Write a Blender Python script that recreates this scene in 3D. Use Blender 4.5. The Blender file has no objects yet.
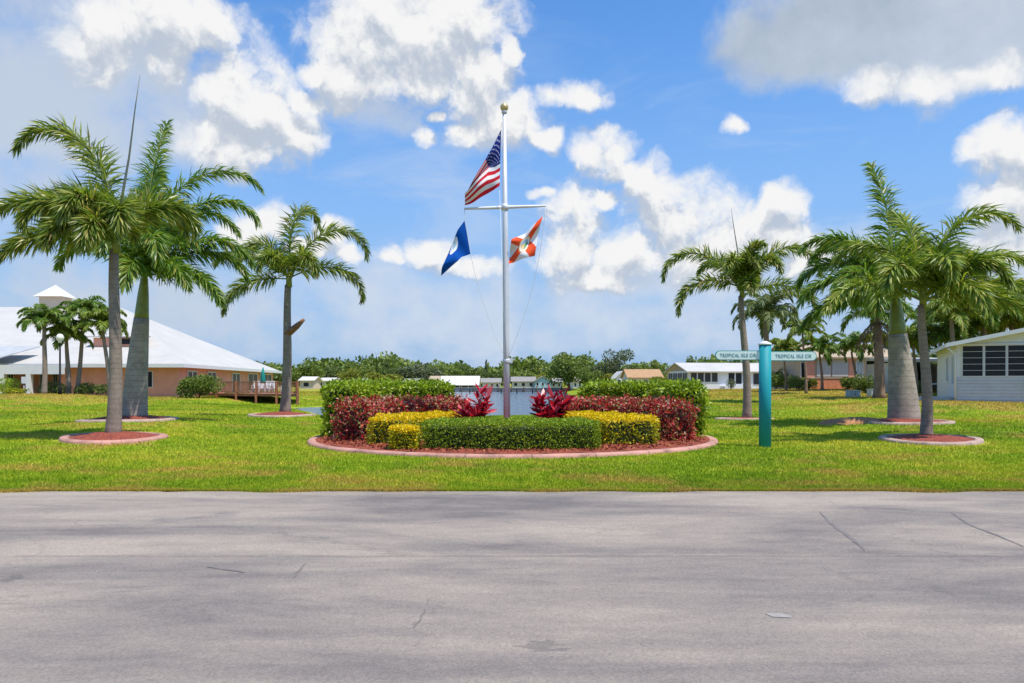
import bpy, math, random
import numpy as np
from mathutils import Vector
random.seed(7)
rng = np.random.default_rng(11)
SC = bpy.context.scene
COL = SC.collection
F_PX, HZ, CAMZ = 768.0, 383.0, 1.6
PI = math.pi

# ------------------------------------------------------------------ helpers
def at(px, py, d):
    return Vector(((px - 512) / F_PX * d, d, CAMZ - (py - HZ) / F_PX * d))
def X(px, d):
    return (px - 512) / F_PX * d

def np_mesh(name, V, faces, mats, midx=None, smooth=False):
    """V (n,3); faces: list of (m,k) int arrays; midx: list of material index per array."""
    me = bpy.data.meshes.new(name)
    V = np.asarray(V, dtype=np.float32)
    me.vertices.add(len(V)); me.vertices.foreach_set('co', V.ravel())
    nl = sum(f.size for f in faces); npoly = sum(len(f) for f in faces)
    me.loops.add(nl); me.polygons.add(npoly)
    me.loops.foreach_set('vertex_index', np.concatenate([f.ravel() for f in faces]).astype(np.int32))
    tot = np.concatenate([np.full(len(f), f.shape[1], np.int32) for f in faces])
    st = np.concatenate([[0], np.cumsum(tot)[:-1]]).astype(np.int32)
    me.polygons.foreach_set('loop_start', st)
    if midx is not None:
        mi = np.concatenate([np.full(len(f), m, np.int32) if np.isscalar(m) else np.asarray(m, np.int32) for f, m in zip(faces, midx)])
        me.polygons.foreach_set('material_index', mi)
    me.polygons.foreach_set('use_smooth', np.full(npoly, smooth))
    for m in (mats if isinstance(mats, (list, tuple)) else [mats]): me.materials.append(m)
    me.update(calc_edges=True); me.validate()
    return me

def link(name, me, parent=None, loc=(0, 0, 0)):
    o = bpy.data.objects.new(name, me); COL.objects.link(o)
    o.location = loc
    if parent: o.parent = parent
    return o
def tag(o, label, cat, group=None):
    o['label'] = label; o['category'] = cat
    if group: o['group'] = group
    return o
def thing(name, label, cat, loc=(0, 0, 0), rz=0.0, group=None):
    o = bpy.data.objects.new(name, None); COL.objects.link(o)
    o.empty_display_size = 0.2
    o.location = loc; o.rotation_euler = (0, 0, rz)
    return tag(o, label, cat, group)
def struct(o, kind='structure'):
    o['kind'] = kind
    return o
def dup(root, loc, rz=0.0, scale=1.0, label=None, tree=True):
    r = root.copy(); COL.objects.link(r); r.location = loc; r.rotation_euler = (0, 0, rz)
    r.scale = (scale, scale, scale) if np.isscalar(scale) else scale
    if label: r['label'] = label
    for ch in list(root.children):
        c = ch.copy(); COL.objects.link(c); c.parent = r
        for g in list(ch.children):
            k = g.copy(); COL.objects.link(k); k.parent = c
    return r

class MB:
    def __init__(s): s.V = []; s.F = []; s.M = []; s.S = []
    def poly(s, pts, m=0, smooth=False):
        n = len(s.V); s.V += [tuple(p) for p in pts]; s.F.append(tuple(range(n, n + len(pts)))); s.M.append(m); s.S.append(smooth); return s
    def box(s, x0, x1, y0, y1, z0, z1, m=0):
        n = len(s.V)
        s.V += [(x, y, z) for z in (z0, z1) for y in (y0, y1) for x in (x0, x1)]
        for f in ((0, 2, 3, 1), (4, 5, 7, 6), (0, 1, 5, 4), (2, 6, 7, 3), (0, 4, 6, 2), (1, 3, 7, 5)):
            s.F.append(tuple(n + i for i in f)); s.M.append(m); s.S.append(False)
        return s
    def prism(s, pts, h, m=0):
        """pts: 3D polygon; extruded by vector h"""
        h = Vector(h); P = [Vector(p) for p in pts]; n = len(s.V); k = len(P)
        s.V += [tuple(p) for p in P] + [tuple(p + h) for p in P]
        s.F.append(tuple(range(n + k - 1, n - 1, -1))); s.F.append(tuple(range(n + k, n + 2 * k)))
        for i in range(k):
            j = (i + 1) % k; s.F.append((n + i, n + j, n + k + j, n + k + i))
        s.M += [m] * (k + 2); s.S += [False] * (k + 2)
        return s
    def tube(s, pts, radii, sides=10, m=0, cap=True, smooth=True):
        P = [Vector(p) for p in pts]; n0 = len(s.V); k = len(P)
        if np.isscalar(radii): radii = [radii] * k
        prev = None
        for i, p in enumerate(P):
            t = (P[min(i + 1, k - 1)] - P[max(i - 1, 0)]).normalized()
            if prev is None:
                a = Vector((1, 0, 0)) if abs(t.x) < .8 else Vector((0, 1, 0))
                u = (a - t * a.dot(t)).normalized()
            else: u = (prev - t * prev.dot(t)).normalized()
            prev = u; v = t.cross(u)
            for j in range(sides):
                a = 2 * PI * j / sides
                s.V.append(tuple(p + (u * math.cos(a) + v * math.sin(a)) * radii[i]))
        for i in range(k - 1):
            for j in range(sides):
                b = n0 + i * sides; j2 = (j + 1) % sides
                s.F.append((b + j, b + j2, b + sides + j2, b + sides + j)); s.M.append(m); s.S.append(smooth)
        if cap:
            s.F.append(tuple(n0 + j for j in range(sides))[::-1]); s.M.append(m); s.S.append(False)
            e = n0 + (k - 1) * sides
            s.F.append(tuple(e + j for j in range(sides))); s.M.append(m); s.S.append(False)
        return s
    def lathe(s, prof, c=(0, 0, 0), sides=24, m=0, smooth=True):
        return s.tube([(c[0], c[1], c[2] + z) for r, z in prof], [max(r, 1e-4) for r, z in prof], sides, m, True, smooth)
    def build(s, name, mats, parent=None, loc=(0, 0, 0)):
        me = bpy.data.meshes.new(name); me.from_pydata(s.V, [], s.F)
        for m in (mats if isinstance(mats, (list, tuple)) else [mats]): me.materials.append(m)
        me.polygons.foreach_set('material_index', s.M); me.polygons.foreach_set('use_smooth', s.S)
        me.update()
        return link(name, me, parent, loc)

# ------------------------------------------------------------------ materials
def newmat(name):
    m = bpy.data.materials.new(name); m.use_nodes = True
    nt = m.node_tree; b = nt.nodes['Principled BSDF']
    return m, nt, nt.nodes, nt.links, b
def ramp(N, stops):
    r = N.new('ShaderNodeValToRGB'); e = r.color_ramp.elements
    while len(e) < len(stops): e.new(0.5)
    for i, (p, c) in enumerate(stops): e[i].position = p; e[i].color = (*c, 1)
    return r
def noise(N, L, vec, scale, detail=4, rough=.6, dist=0.0):
    n = N.new('ShaderNodeTexNoise'); n.inputs['Scale'].default_value = scale
    n.inputs['Detail'].default_value = detail; n.inputs['Roughness'].default_value = rough; n.inputs['Distortion'].default_value = dist
    if vec is not None: L.new(vec, n.inputs['Vector'])
    return n
def mathn(N, L, op, a, b=None, c=None, clamp=False):
    n = N.new('ShaderNodeMath'); n.operation = op; n.use_clamp = clamp
    for i, v in enumerate((a, b, c)):
        if v is None: continue
        if hasattr(v, 'links') or hasattr(v, 'is_linked'): L.new(v, n.inputs[i])
        else: n.inputs[i].default_value = v
    return n.outputs[0]
def mixc(N, L, fac, a, b, mode='MIX'):
    n = N.new('ShaderNodeMix'); n.data_type = 'RGBA'; n.blend_type = mode
    for i, v in ((0, fac), (6, a), (7, b)):
        if hasattr(v, 'is_linked'): L.new(v, n.inputs[i])
        elif i == 0: n.inputs[0].default_value = v
        else: n.inputs[i].default_value = (*v, 1)
    return n.outputs[2]
def bumpn(N, L, b, h, strength=.3, dist=.02):
    n = N.new('ShaderNodeBump'); n.inputs['Strength'].default_value = strength; n.inputs['Distance'].default_value = dist
    L.new(h, n.inputs['Height']); L.new(n.outputs[0], b.inputs['Normal'])
def objco(N):
    return N.new('ShaderNodeTexCoord').outputs['Object']

def plain(name, col, rough=.6, var=.12, scale=3.0, bump=0.0, bscale=40, metal=0.0, spec=.5):
    m, nt, N, L, b = newmat(name)
    co = objco(N); n = noise(N, L, co, scale, 5, .65)
    lo = tuple(c * (1 - var) for c in col); hi = tuple(min(1, c * (1 + var)) for c in col)
    r = ramp(N, [(.3, lo), (.7, hi)]); L.new(n.outputs[0], r.inputs[0]); L.new(r.outputs[0], b.inputs['Base Color'])
    b.inputs['Roughness'].default_value = rough; b.inputs['Metallic'].default_value = metal
    b.inputs['Specular IOR Level'].default_value = spec
    if bump:
        n2 = noise(N, L, co, bscale, 4); bumpn(N, L, b, n2.outputs[0], bump, .01)
    return m

def leafmat(name, stops, trans=.3, rough=.45, tcol=None, spec=.35):
    """colour varies from leaf to leaf (Random Per Island); thin leaves let light through"""
    m, nt, N, L, b = newmat(name)
    g = N.new('ShaderNodeNewGeometry')
    r = ramp(N, stops); L.new(g.outputs['Random Per Island'], r.inputs[0])
    L.new(r.outputs[0], b.inputs['Base Color']); b.inputs['Roughness'].default_value = rough
    b.inputs['Specular IOR Level'].default_value = spec
    t = N.new('ShaderNodeBsdfTranslucent')
    tc = mixc(N, L, 1.0, r.outputs[0], tcol or (1.0, 1.1, .5), 'MULTIPLY'); L.new(tc, t.inputs[0])
    mx = N.new('ShaderNodeMixShader'); mx.inputs[0].default_value = trans
    L.new(b.outputs[0], mx.inputs[1]); L.new(t.outputs[0], mx.inputs[2])
    L.new(mx.outputs[0], N['Material Output'].inputs[0])
    return m

M = {}
M['white'] = plain('white_paint', (.7, .7, .7), .5, .05)
M['roof_white'] = plain('white_metal_roof', (.6, .57, .52), .45, .05, .6)
M['pole'] = plain('aluminium', (.62, .62, .63), .4, .06, 2, metal=.15)
M['gold'] = plain('gold_ball', (.62, .46, .2), .35, .1, metal=.5)
M['teal'] = plain('teal_paint', (.008, .265, .31), .6, .06, 5, spec=.3)
M['sign'] = plain('pale_sign', (.66, .76, .72), .4, .04)
M['sign_edge'] = plain('sign_border', (.07, .3, .28), .5, .05)
M['sign_ink'] = plain('sign_ink', (.09, .27, .29), .5, .05)
M['peach'] = plain('peach_stucco', (.76, .34, .235), .85, .1, 1.2, .2, 30)
M['dark'] = plain('dark_glass', (.014, .016, .02), .3, .3, spec=.25)
M['dark_screen'] = plain('dark_screen', (.03, .032, .036), .5, .3)
M['wood'] = plain('deck_wood', (.33, .12, .06), .75, .3, 4, .3, 20)
M['black'] = plain('black_metal', (.012, .012, .013), .6, .2, spec=.1)
M['brown'] = plain('brown_boot', (.2, .1, .055), .8, .35, 9, .5, 30)
M['grey_spear'] = plain('spear_leaf', (.12, .13, .09), .6, .25, 8)
M['twig'] = plain('twig', (.1, .075, .05), .9, .3, 6)
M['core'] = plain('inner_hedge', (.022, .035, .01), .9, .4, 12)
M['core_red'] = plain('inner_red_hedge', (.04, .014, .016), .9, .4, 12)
M['box'] = plain('utility_box', (.36, .42, .42), .6, .08)
M['concrete'] = plain('concrete', (.5, .47, .42), .85, .15, 3, .3, 40)
M['tan_roof'] = plain('tan_roof', (.4, .31, .21), .8, .12, 2)
M['orange_roof'] = plain('orange_roof', (.4, .235, .115), .8, .15, 2)
M['grey_wall'] = plain('grey_wall', (.5, .49, .46), .8, .06)
M['blue_wall'] = plain('pale_blue_wall', (.33, .5, .6), .8, .06)
M['pale_wall'] = plain('pale_wall', (.62, .6, .55), .8, .06)
M['beige_wall'] = plain('beige_wall', (.52, .4, .28), .8, .06)
M['grey_roof'] = plain('grey_shingle', (.25, .235, .22), .9, .15, 2)
M['coral'] = plain('coral_planter', (.6, .22, .12), .85, .2, 3, .3, 20)
M['globe'] = plain('lamp_globe', (.75, .73, .66), .3, .04)
M['blue_flag'] = plain('blue_cloth', (.003, .075, .36), .85, .1, 3, spec=.1)
M['flag_white'] = plain('white_cloth', (.75, .74, .74), .75, .04)
M['flag_red'] = plain('red_cloth', (.58, .02, .035), .85, .08, spec=.1)
M['flag_navy'] = plain('navy_cloth', (.01, .022, .17), .85, .08, spec=.1)
M['flag_scarlet'] = plain('scarlet_cloth', (.8, .09, .03), .85, .06, spec=.1)
M['seal_gold'] = plain('seal_gold', (.6, .42, .18), .7, .1)
M['seal_blue'] = plain('seal_blue', (.3, .5, .6), .7, .1)
M['seal_green'] = plain('seal_green', (.12, .25, .1), .7, .1)
M['umbrella'] = plain('teal_canvas', (.0, .22, .17), .8, .1)
M['sill'] = plain('seawall', (.3, .28, .25), .9, .2, 1)
M['rope'] = plain('halyard', (.6, .6, .6), .8, .05)

def siding(name, col, pitch=.13):
    m, nt, N, L, b = newmat(name)
    co = objco(N); sp = N.new('ShaderNodeSeparateXYZ'); L.new(co, sp.inputs[0])
    z = mathn(N, L, 'DIVIDE', sp.outputs[2], pitch); f = mathn(N, L, 'FRACT', z)
    n = noise(N, L, co, 1.3, 4)
    r = ramp(N, [(.3, tuple(c * .93 for c in col)), (.7, col)]); L.new(n.outputs[0], r.inputs[0])
    L.new(r.outputs[0], b.inputs['Base Color']); b.inputs['Roughness'].default_value = .55
    bumpn(N, L, b, f, .9, .02)
    return m
M['siding'] = siding('white_siding', (.74, .74, .73))
def metal_roof(name, col, pitch=.45):
    m, nt, N, L, b = newmat(name)
    co = objco(N); sp = N.new('ShaderNodeSeparateXYZ'); L.new(co, sp.inputs[0])
    s = mathn(N, L, 'FRACT', mathn(N, L, 'DIVIDE', sp.outputs[0], pitch))
    rib = mathn(N, L, 'LESS_THAN', s, .1)
    n = noise(N, L, co, .35, 5, .7)
    r = ramp(N, [(.3, tuple(c * .84 for c in col)), (.65, col)]); L.new(n.outputs[0], r.inputs[0])
    L.new(r.outputs[0], b.inputs['Base Color']); b.inputs['Roughness'].default_value = .6
    bumpn(N, L, b, rib, .8, .05)
    return m
M['ribbed'] = metal_roof('ribbed_white_roof', (.53, .505, .465))

def trunkmat(name, c0, c1, ring=.11):
    m, nt, N, L, b = newmat(name)
    co = objco(N); sp = N.new('ShaderNodeSeparateXYZ'); L.new(co, sp.inputs[0])
    n = noise(N, L, co, 2.2, 6, .7); n2 = noise(N, L, co, 14, 5, .7)
    zz = mathn(N, L, 'ADD', mathn(N, L, 'DIVIDE', sp.outputs[2], ring), mathn(N, L, 'MULTIPLY', n.outputs[0], .8))
    f = mathn(N, L, 'FRACT', zz)
    line = mathn(N, L, 'LESS_THAN', f, .14)
    sm = mathn(N, L, 'ADD', mathn(N, L, 'MULTIPLY', n.outputs[0], .6), mathn(N, L, 'MULTIPLY', n2.outputs[0], .4))
    r = ramp(N, [(.34, c0), (.62, c1)]); L.new(sm, r.inputs[0])
    c = mixc(N, L, mathn(N, L, 'MULTIPLY', line, .28), r.outputs[0], tuple(x * .5 for x in c0))
    n3 = noise(N, L, co, 1.1, 6, .7, .8); lm = N.new('ShaderNodeMapRange'); lm.inputs[1].default_value = .52; lm.inputs[2].default_value = .66; L.new(n3.outputs[0], lm.inputs[0])
    c = mixc(N, L, mathn(N, L, 'MULTIPLY', lm.outputs[0], .45), c, tuple(min(1, x * 1.35) for x in c1))
    n4 = noise(N, L, co, 3.1, 5, .7, .5); lm2 = N.new('ShaderNodeMapRange'); lm2.inputs[1].default_value = .58; lm2.inputs[2].default_value = .7; L.new(n4.outputs[0], lm2.inputs[0])
    c = mixc(N, L, mathn(N, L, 'MULTIPLY', lm2.outputs[0], .5), c, tuple(x * .45 for x in c0))
    L.new(c, b.inputs['Base Color']); b.inputs['Roughness'].default_value = .9
    h = mathn(N, L, 'SUBTRACT', mathn(N, L, 'MULTIPLY', n2.outputs[0], .6), line)
    bumpn(N, L, b, h, .6, .02)
    return m
M['trunk'] = trunkmat('grey_palm_trunk', (.17, .13, .1), (.31, .245, .195), .13)
M['trunk_royal'] = trunkmat('pale_royal_trunk', (.22, .18, .145), (.41, .345, .28), .2)
M['trunk_brown'] = trunkmat('brown_trunk', (.17, .1, .06), (.32, .22, .16), .1)
M['shaft'] = plain('green_crownshaft', (.2, .23, .045), .45, .25, 4)

G_FOX = [(0, (.065, .125, .022)), (.3, (.155, .235, .032)), (.65, (.29, .345, .055)), (.93, (.48, .45, .12)), (1, (.3, .2, .08))]
G_ROY = [(0, (.06, .14, .018)), (.4, (.14, .26, .03)), (.8, (.27, .36, .055)), (1, (.4, .36, .08))]
M['fox'] = leafmat('foxtail_leaflet', G_FOX, .42, .38, spec=.5)
M['royal'] = leafmat('royal_leaflet', G_ROY, .42, .38, spec=.5)
M['palm_y'] = leafmat('yellowish_palm_leaflet', [(0, (.08, .15, .018)), (.4, (.2, .29, .032)), (.8, (.36, .4, .055)), (1, (.4, .36, .08))], .3)
M['palm_d'] = leafmat('dull_palm_leaflet', [(0, (.09, .13, .05)), (.6, (.18, .23, .08)), (1, (.3, .31, .12))], .3)
M['dead'] = leafmat('dead_frond_leaflet', [(0, (.12, .06, .03)), (1, (.25, .15, .08))], .15)
M['rachis'] = plain('rachis', (.16, .2, .06), .5, .2)
M['clusia'] = leafmat('bright_hedge_leaf', [(0, (.12, .19, .01)), (.5, (.29, .4, .018)), (.85, (.44, .53, .03)), (1, (.4, .5, .07))], .35, .35, spec=.5)
M['croton'] = leafmat('red_hedge_leaf', [(0, (.17, .02, .022)), (.25, (.38, .035, .035)), (.5, (.64, .06, .05)), (.6, (.66, .15, .11)), (.66, (.55, .25, .19)), (.74, (.17, .22, .035)), (.84, (.22, .2, .04)), (1, (.66, .42, .3))], .22, tcol=(1.2, .6, .5))
M['gold_leaf'] = leafmat('golden_leaf', [(0, (.62, .44, .01)), (.5, (.92, .62, .006)), (1, (.95, .74, .02))], .4)
M['lime_leaf'] = leafmat('lime_leaf', [(0, (.15, .2, .012)), (.5, (.36, .4, .02)), (1, (.7, .6, .03))], .35)
M['box_leaf'] = leafmat('small_green_leaf', [(0, (.11, .18, .012)), (.5, (.26, .36, .02)), (1, (.44, .52, .04))], .33)
M['ti'] = leafmat('red_ti_leaf', [(0, (.15, .008, .03)), (.45, (.42, .012, .04)), (.8, (.64, .045, .07)), (1, (.66, .16, .17))], .32, .35, tcol=(1.2, .5, .5), spec=.5)
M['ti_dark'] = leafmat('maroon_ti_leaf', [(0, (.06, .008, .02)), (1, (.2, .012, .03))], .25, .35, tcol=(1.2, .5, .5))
TREE_STOPS = {
 'dark': [(0, (.06, .1, .025)), (.6, (.11, .16, .035)), (1, (.2, .23, .055))],
 'mid': [(0, (.09, .14, .025)), (.6, (.165, .225, .04)), (1, (.27, .31, .06))],
 'yellow': [(0, (.13, .16, .02)), (.6, (.25, .27, .035)), (1, (.38, .36, .05))],
 'grey': [(0, (.09, .11, .06)), (.6, (.14, .165, .085)), (1, (.2, .22, .12))],
}
for k, s in TREE_STOPS.items(): M['tree_' + k] = leafmat(k + '_tree_leaf', s, .25, .6)
M['bark'] = plain('bark', (.13, .1, .075), .9, .3, 5, .5, 20)

# lawn colour shared by sheet and blades, driven by world position
def lawn_nodes(N, L):
    g = N.new('ShaderNodeNewGeometry'); pos = g.outputs['Position']
    sp = N.new('ShaderNodeSeparateXYZ'); L.new(pos, sp.inputs[0])
    flat = N.new('ShaderNodeCombineXYZ'); L.new(sp.outputs[0], flat.inputs[0]); L.new(sp.outputs[1], flat.inputs[1])
    a = noise(N, L, flat.outputs[0], .16, 5, .6, .4); c = noise(N, L, flat.outputs[0], 1.3, 5, .65); d = noise(N, L, flat.outputs[0], .45, 4, .6, .3)
    # mid green / lush / yellow-dry
    s = mathn(N, L, 'ADD', mathn(N, L, 'MULTIPLY', a.outputs[0], .62), mathn(N, L, 'MULTIPLY', c.outputs[0], .38))
    r = ramp(N, [(.36, (.14, .25, .009)), (.49, (.28, .385, .014)), (.6, (.46, .46, .035))]); L.new(s, r.inputs[0])
    # dry straw patches: more of them on the rises and along the road edge
    rise = mathn(N, L, 'MULTIPLY', mathn(N, L, 'SMOOTH_MIN', sp.outputs[2], .9, .1), .34)
    edge = mathn(N, L, 'MAXIMUM', mathn(N, L, 'MULTIPLY', mathn(N, L, 'SUBTRACT', 12.0, sp.outputs[1]), .28, clamp=True), mathn(N, L, 'MULTIPLY', mathn(N, L, 'MULTIPLY', mathn(N, L, 'SUBTRACT', 20.0, sp.outputs[1]), .05, clamp=True), .25))
    dm = mathn(N, L, 'ADD', mathn(N, L, 'ADD', d.outputs[0], rise), edge)
    dn = N.new('ShaderNodeMapRange'); dn.interpolation_type = 'SMOOTHSTEP'
    dn.inputs[1].default_value = .55; dn.inputs[2].default_value = .74; L.new(dm, dn.inputs[0])
    dry = mathn(N, L, 'MULTIPLY', dn.outputs[0], .8)
    col = mixc(N, L, dry, r.outputs[0], (.5, .34, .075))
    return col, flat.outputs[0], g
def lawn_mat():
    m, nt, N, L, b = newmat('lawn_grass'); col, flat, g = lawn_nodes(N, L)
    f = noise(N, L, flat, 9, 6, .75)
    dk = ramp(N, [(.3, (.5, .5, .45)), (.65, (.92, .92, .88))]); L.new(f.outputs[0], dk.inputs[0])  # mottled darkening painted into the sheet to match the blades' self-shadowing
    c = mixc(N, L, 1.0, col, dk.outputs[0], 'MULTIPLY'); L.new(c, b.inputs['Base Color']); b.inputs['Roughness'].default_value = .9
    b.inputs['Specular IOR Level'].default_value = .15
    f2 = noise(N, L, flat, 25, 5, .7); bumpn(N, L, b, f2.outputs[0], .7, .06)
    return m
def blade_mat():
    m, nt, N, L, b = newmat('grass_blade'); col, flat, g = lawn_nodes(N, L)
    v = ramp(N, [(0, (.7, .7, .7)), (.7, (1.15, 1.15, 1.1)), (.93, (1.3, 1.25, 1.1)), (1, (1.9, 1.5, 1.6))]); L.new(g.outputs['Random Per Island'], v.inputs[0])
    c = mixc(N, L, 1.0, col, v.outputs[0], 'MULTIPLY'); L.new(c, b.inputs['Base Color']); b.inputs['Roughness'].default_value = .6
    b.inputs['Specular IOR Level'].default_value = .2
    t = N.new('ShaderNodeBsdfTranslucent'); L.new(c, t.inputs[0])
    mx = N.new('ShaderNodeMixShader'); mx.inputs[0].default_value = .3
    L.new(b.outputs[0], mx.inputs[1]); L.new(t.outputs[0], mx.inputs[2]); L.new(mx.outputs[0], N['Material Output'].inputs[0])
    return m
M['lawn'] = lawn_mat(); M['blade'] = blade_mat()

def asphalt():
    m, nt, N, L, b = newmat('worn_asphalt')
    co = objco(N); mp = N.new('ShaderNodeMapping'); L.new(co, mp.inputs[0]); mp.inputs['Scale'].default_value = (.33, 1.0, 1)
    big = noise(N, L, mp.outputs[0], .55, 6, .6, .6); mid = noise(N, L, mp.outputs[0], 2.6, 6, .7, .3); fine = noise(N, L, co, 95, 3, .8)
    grain = N.new('ShaderNodeTexVoronoi'); grain.inputs['Scale'].default_value = 75; L.new(co, grain.inputs['Vector'])
    s = mathn(N, L, 'ADD', mathn(N, L, 'MULTIPLY', big.outputs[0], .7), mathn(N, L, 'MULTIPLY', mid.outputs[0], .3))
    r = ramp(N, [(.37, (.15, .131, .122)), (.48, (.25, .212, .182)), (.59, (.35, .292, .238))]); L.new(s, r.inputs[0])
    # dark drip stains
    st = noise(N, L, mp.outputs[0], 1.05, 5, .65, 1.2)
    stm = N.new('ShaderNodeMapRange'); stm.inputs[1].default_value = .6; stm.inputs[2].default_value = .74; L.new(st.outputs[0], stm.inputs[0])
    c = mixc(N, L, mathn(N, L, 'MULTIPLY', stm.outputs[0], .6), r.outputs[0], (.085, .085, .1))
    gr = ramp(N, [(.15, (.72, .72, .73)), (.5, (1.0, 1.0, 1.0)), (.85, (1.28, 1.27, 1.25))]); 
    gm = mathn(N, L, 'ADD', mathn(N, L, 'MULTIPLY', grain.outputs['Color'], .55), mathn(N, L, 'MULTIPLY', fine.outputs[0], .45)); L.new(gm, gr.inputs[0])
    c = mixc(N, L, 1.0, c, gr.outputs[0], 'MULTIPLY')
    # lane joint: the nearer lane's surface is a shade coarser and darker
    sp = N.new('ShaderNodeSeparateXYZ'); L.new(co, sp.inputs[0])
    wob = mathn(N, L, 'ADD', sp.outputs[1], mathn(N, L, 'MULTIPLY', mathn(N, L, 'SUBTRACT', mid.outputs[0], .5), .12))
    near = mathn(N, L, 'LESS_THAN', wob, 7.1)
    c = mixc(N, L, mathn(N, L, 'MULTIPLY', near, .12), c, (.1, .095, .1))
    ln = mathn(N, L, 'LESS_THAN', mathn(N, L, 'ABSOLUTE', mathn(N, L, 'SUBTRACT', wob, 7.1)), .035)
    brk = mathn(N, L, 'GREATER_THAN', mid.outputs[0], .44)
    c = mixc(N, L, mathn(N, L, 'MULTIPLY', mathn(N, L, 'MULTIPLY', ln, brk), .26), c, (.07, .06, .06))
    wv = N.new('ShaderNodeVectorMath'); wv.operation = 'MULTIPLY_ADD'; L.new(mid.outputs['Color'], wv.inputs[0]); wv.inputs[1].default_value = (.9, .9, 0); L.new(co, wv.inputs[2])
    vc = N.new('ShaderNodeTexVoronoi'); vc.feature = 'DISTANCE_TO_EDGE'; vc.inputs['Scale'].default_value = .42; L.new(wv.outputs[0], vc.inputs['Vector'])
    hair = mathn(N, L, 'LESS_THAN', vc.outputs['Distance'], .0045)
    hm = noise(N, L, co, .35, 3, .6); hmask = mathn(N, L, 'MULTIPLY', hair, mathn(N, L, 'GREATER_THAN', hm.outputs[0], .5))
    c = mixc(N, L, mathn(N, L, 'MULTIPLY', hmask, .25), c, (.075, .068, .065))
    # sand washed onto the road's edge, and scattered oil drips
    sd = noise(N, L, co, 3.2, 6, .7); sm = N.new('ShaderNodeMapRange'); sm.inputs[1].default_value = 10.75; sm.inputs[2].default_value = 11.5; L.new(sp.outputs[1], sm.inputs[0])
    sf = mathn(N, L, 'MULTIPLY', sm.outputs[0], mathn(N, L, 'SUBTRACT', mathn(N, L, 'MULTIPLY', sd.outputs[0], 3.2), 1.25, clamp=True), clamp=True)
    c = mixc(N, L, mathn(N, L, 'MULTIPLY', sf, .75), c, (.36, .29, .19))
    od = N.new('ShaderNodeTexVoronoi'); od.inputs['Scale'].default_value = 1.15; L.new(wv.outputs[0], od.inputs['Vector'])
    oc = N.new('ShaderNodeSeparateColor'); L.new(od.outputs['Color'], oc.inputs[0])
    drip = mathn(N, L, 'MULTIPLY', mathn(N, L, 'LESS_THAN', od.outputs['Distance'], mathn(N, L, 'MULTIPLY', oc.outputs[1], .12)), mathn(N, L, 'GREATER_THAN', oc.outputs[0], .72))
    c = mixc(N, L, mathn(N, L, 'MULTIPLY', drip, .4), c, (.06, .057, .06))
    L.new(c, b.inputs['Base Color']); b.inputs['Roughness'].default_value = .85; b.inputs['Specular IOR Level'].default_value = .3
    bumpn(N, L, b, gm, .8, .012)
    return m
M['asphalt'] = asphalt()
M['crack'] = plain('crack_filler', (.17, .15, .138), .8, .3, 5)
M['patch'] = plain('road_patch', (.3, .27, .245), .9, .12, 20, .4, 80)

def mulch():
    m, nt, N, L, b = newmat('red_mulch'); co = objco(N)
    v = N.new('ShaderNodeTexVoronoi'); v.inputs['Scale'].default_value = 26; L.new(co, v.inputs['Vector'])
    sp = N.new('ShaderNodeSeparateColor'); L.new(v.outputs['Color'], sp.inputs[0])
    n = noise(N, L, co, 2.2, 5, .7)
    s = mathn(N, L, 'ADD', mathn(N, L, 'MULTIPLY', sp.outputs[0], .6), mathn(N, L, 'MULTIPLY', n.outputs[0], .4))
    r = ramp(N, [(.1, (.1, .02, .011)), (.5, (.25, .042, .02)), (.75, (.35, .08, .035)), (1, (.42, .17, .09))]); L.new(s, r.inputs[0])
    L.new(r.outputs[0], b.inputs['Base Color']); b.inputs['Roughness'].default_value = .95
    bumpn(N, L, b, s, 1.0, .05)
    return m
M['mulch'] = mulch()
def kerbmat(name, col):
    m, nt, N, L, b = newmat(name); co = objco(N)
    n = noise(N, L, co, 1.6, 6, .7); n2 = noise(N, L, co, 40, 4, .7)
    s = mathn(N, L, 'ADD', mathn(N, L, 'MULTIPLY', n.outputs[0], .7), mathn(N, L, 'MULTIPLY', n2.outputs[0], .3))
    r = ramp(N, [(.36, tuple(c * .42 for c in col)), (.49, col), (.66, tuple(min(1, c * 1.3) for c in col))]); L.new(s, r.inputs[0])
    sp = N.new('ShaderNodeSeparateXYZ'); L.new(co, sp.inputs[0])
    ang = mathn(N, L, 'ARCTAN2', sp.outputs[1], sp.outputs[0])
    fr = mathn(N, L, 'FRACT', mathn(N, L, 'MULTIPLY', ang, 4.0)); ln = mathn(N, L, 'LESS_THAN', fr, .03)
    c = mixc(N, L, mathn(N, L, 'MULTIPLY', ln, .6), r.outputs[0], tuple(c * .35 for c in col))
    L.new(c, b.inputs['Base Color']); b.inputs['Roughness'].default_value = .85; bumpn(N, L, b, s, .4, .02)
    return m
M['kerb_pink'] = kerbmat('pink_kerb', (.46, .235, .18)); M['kerb_pale'] = kerbmat('weathered_kerb', (.4, .28, .225))
M['dry_mulch'] = plain('dry_mulch', (.4, .19, .08), .95, .4, 9, .8, 25)

def watermat():
    m, nt, N, L, b = newmat('pond_water'); co = objco(N)
    mp = N.new('ShaderNodeMapping'); L.new(co, mp.inputs[0]); mp.inputs['Scale'].default_value = (1, 1.6, 1)
    n = noise(N, L, mp.outputs[0], 1.1, 5, .65)
    b.inputs['Base Color'].default_value = (.045, .09, .16, 1); b.inputs['Roughness'].default_value = .12
    b.inputs['IOR'].default_value = 1.33
    bumpn(N, L, b, n.outputs[0], .55, .12)
    return m
M['water'] = watermat()

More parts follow.
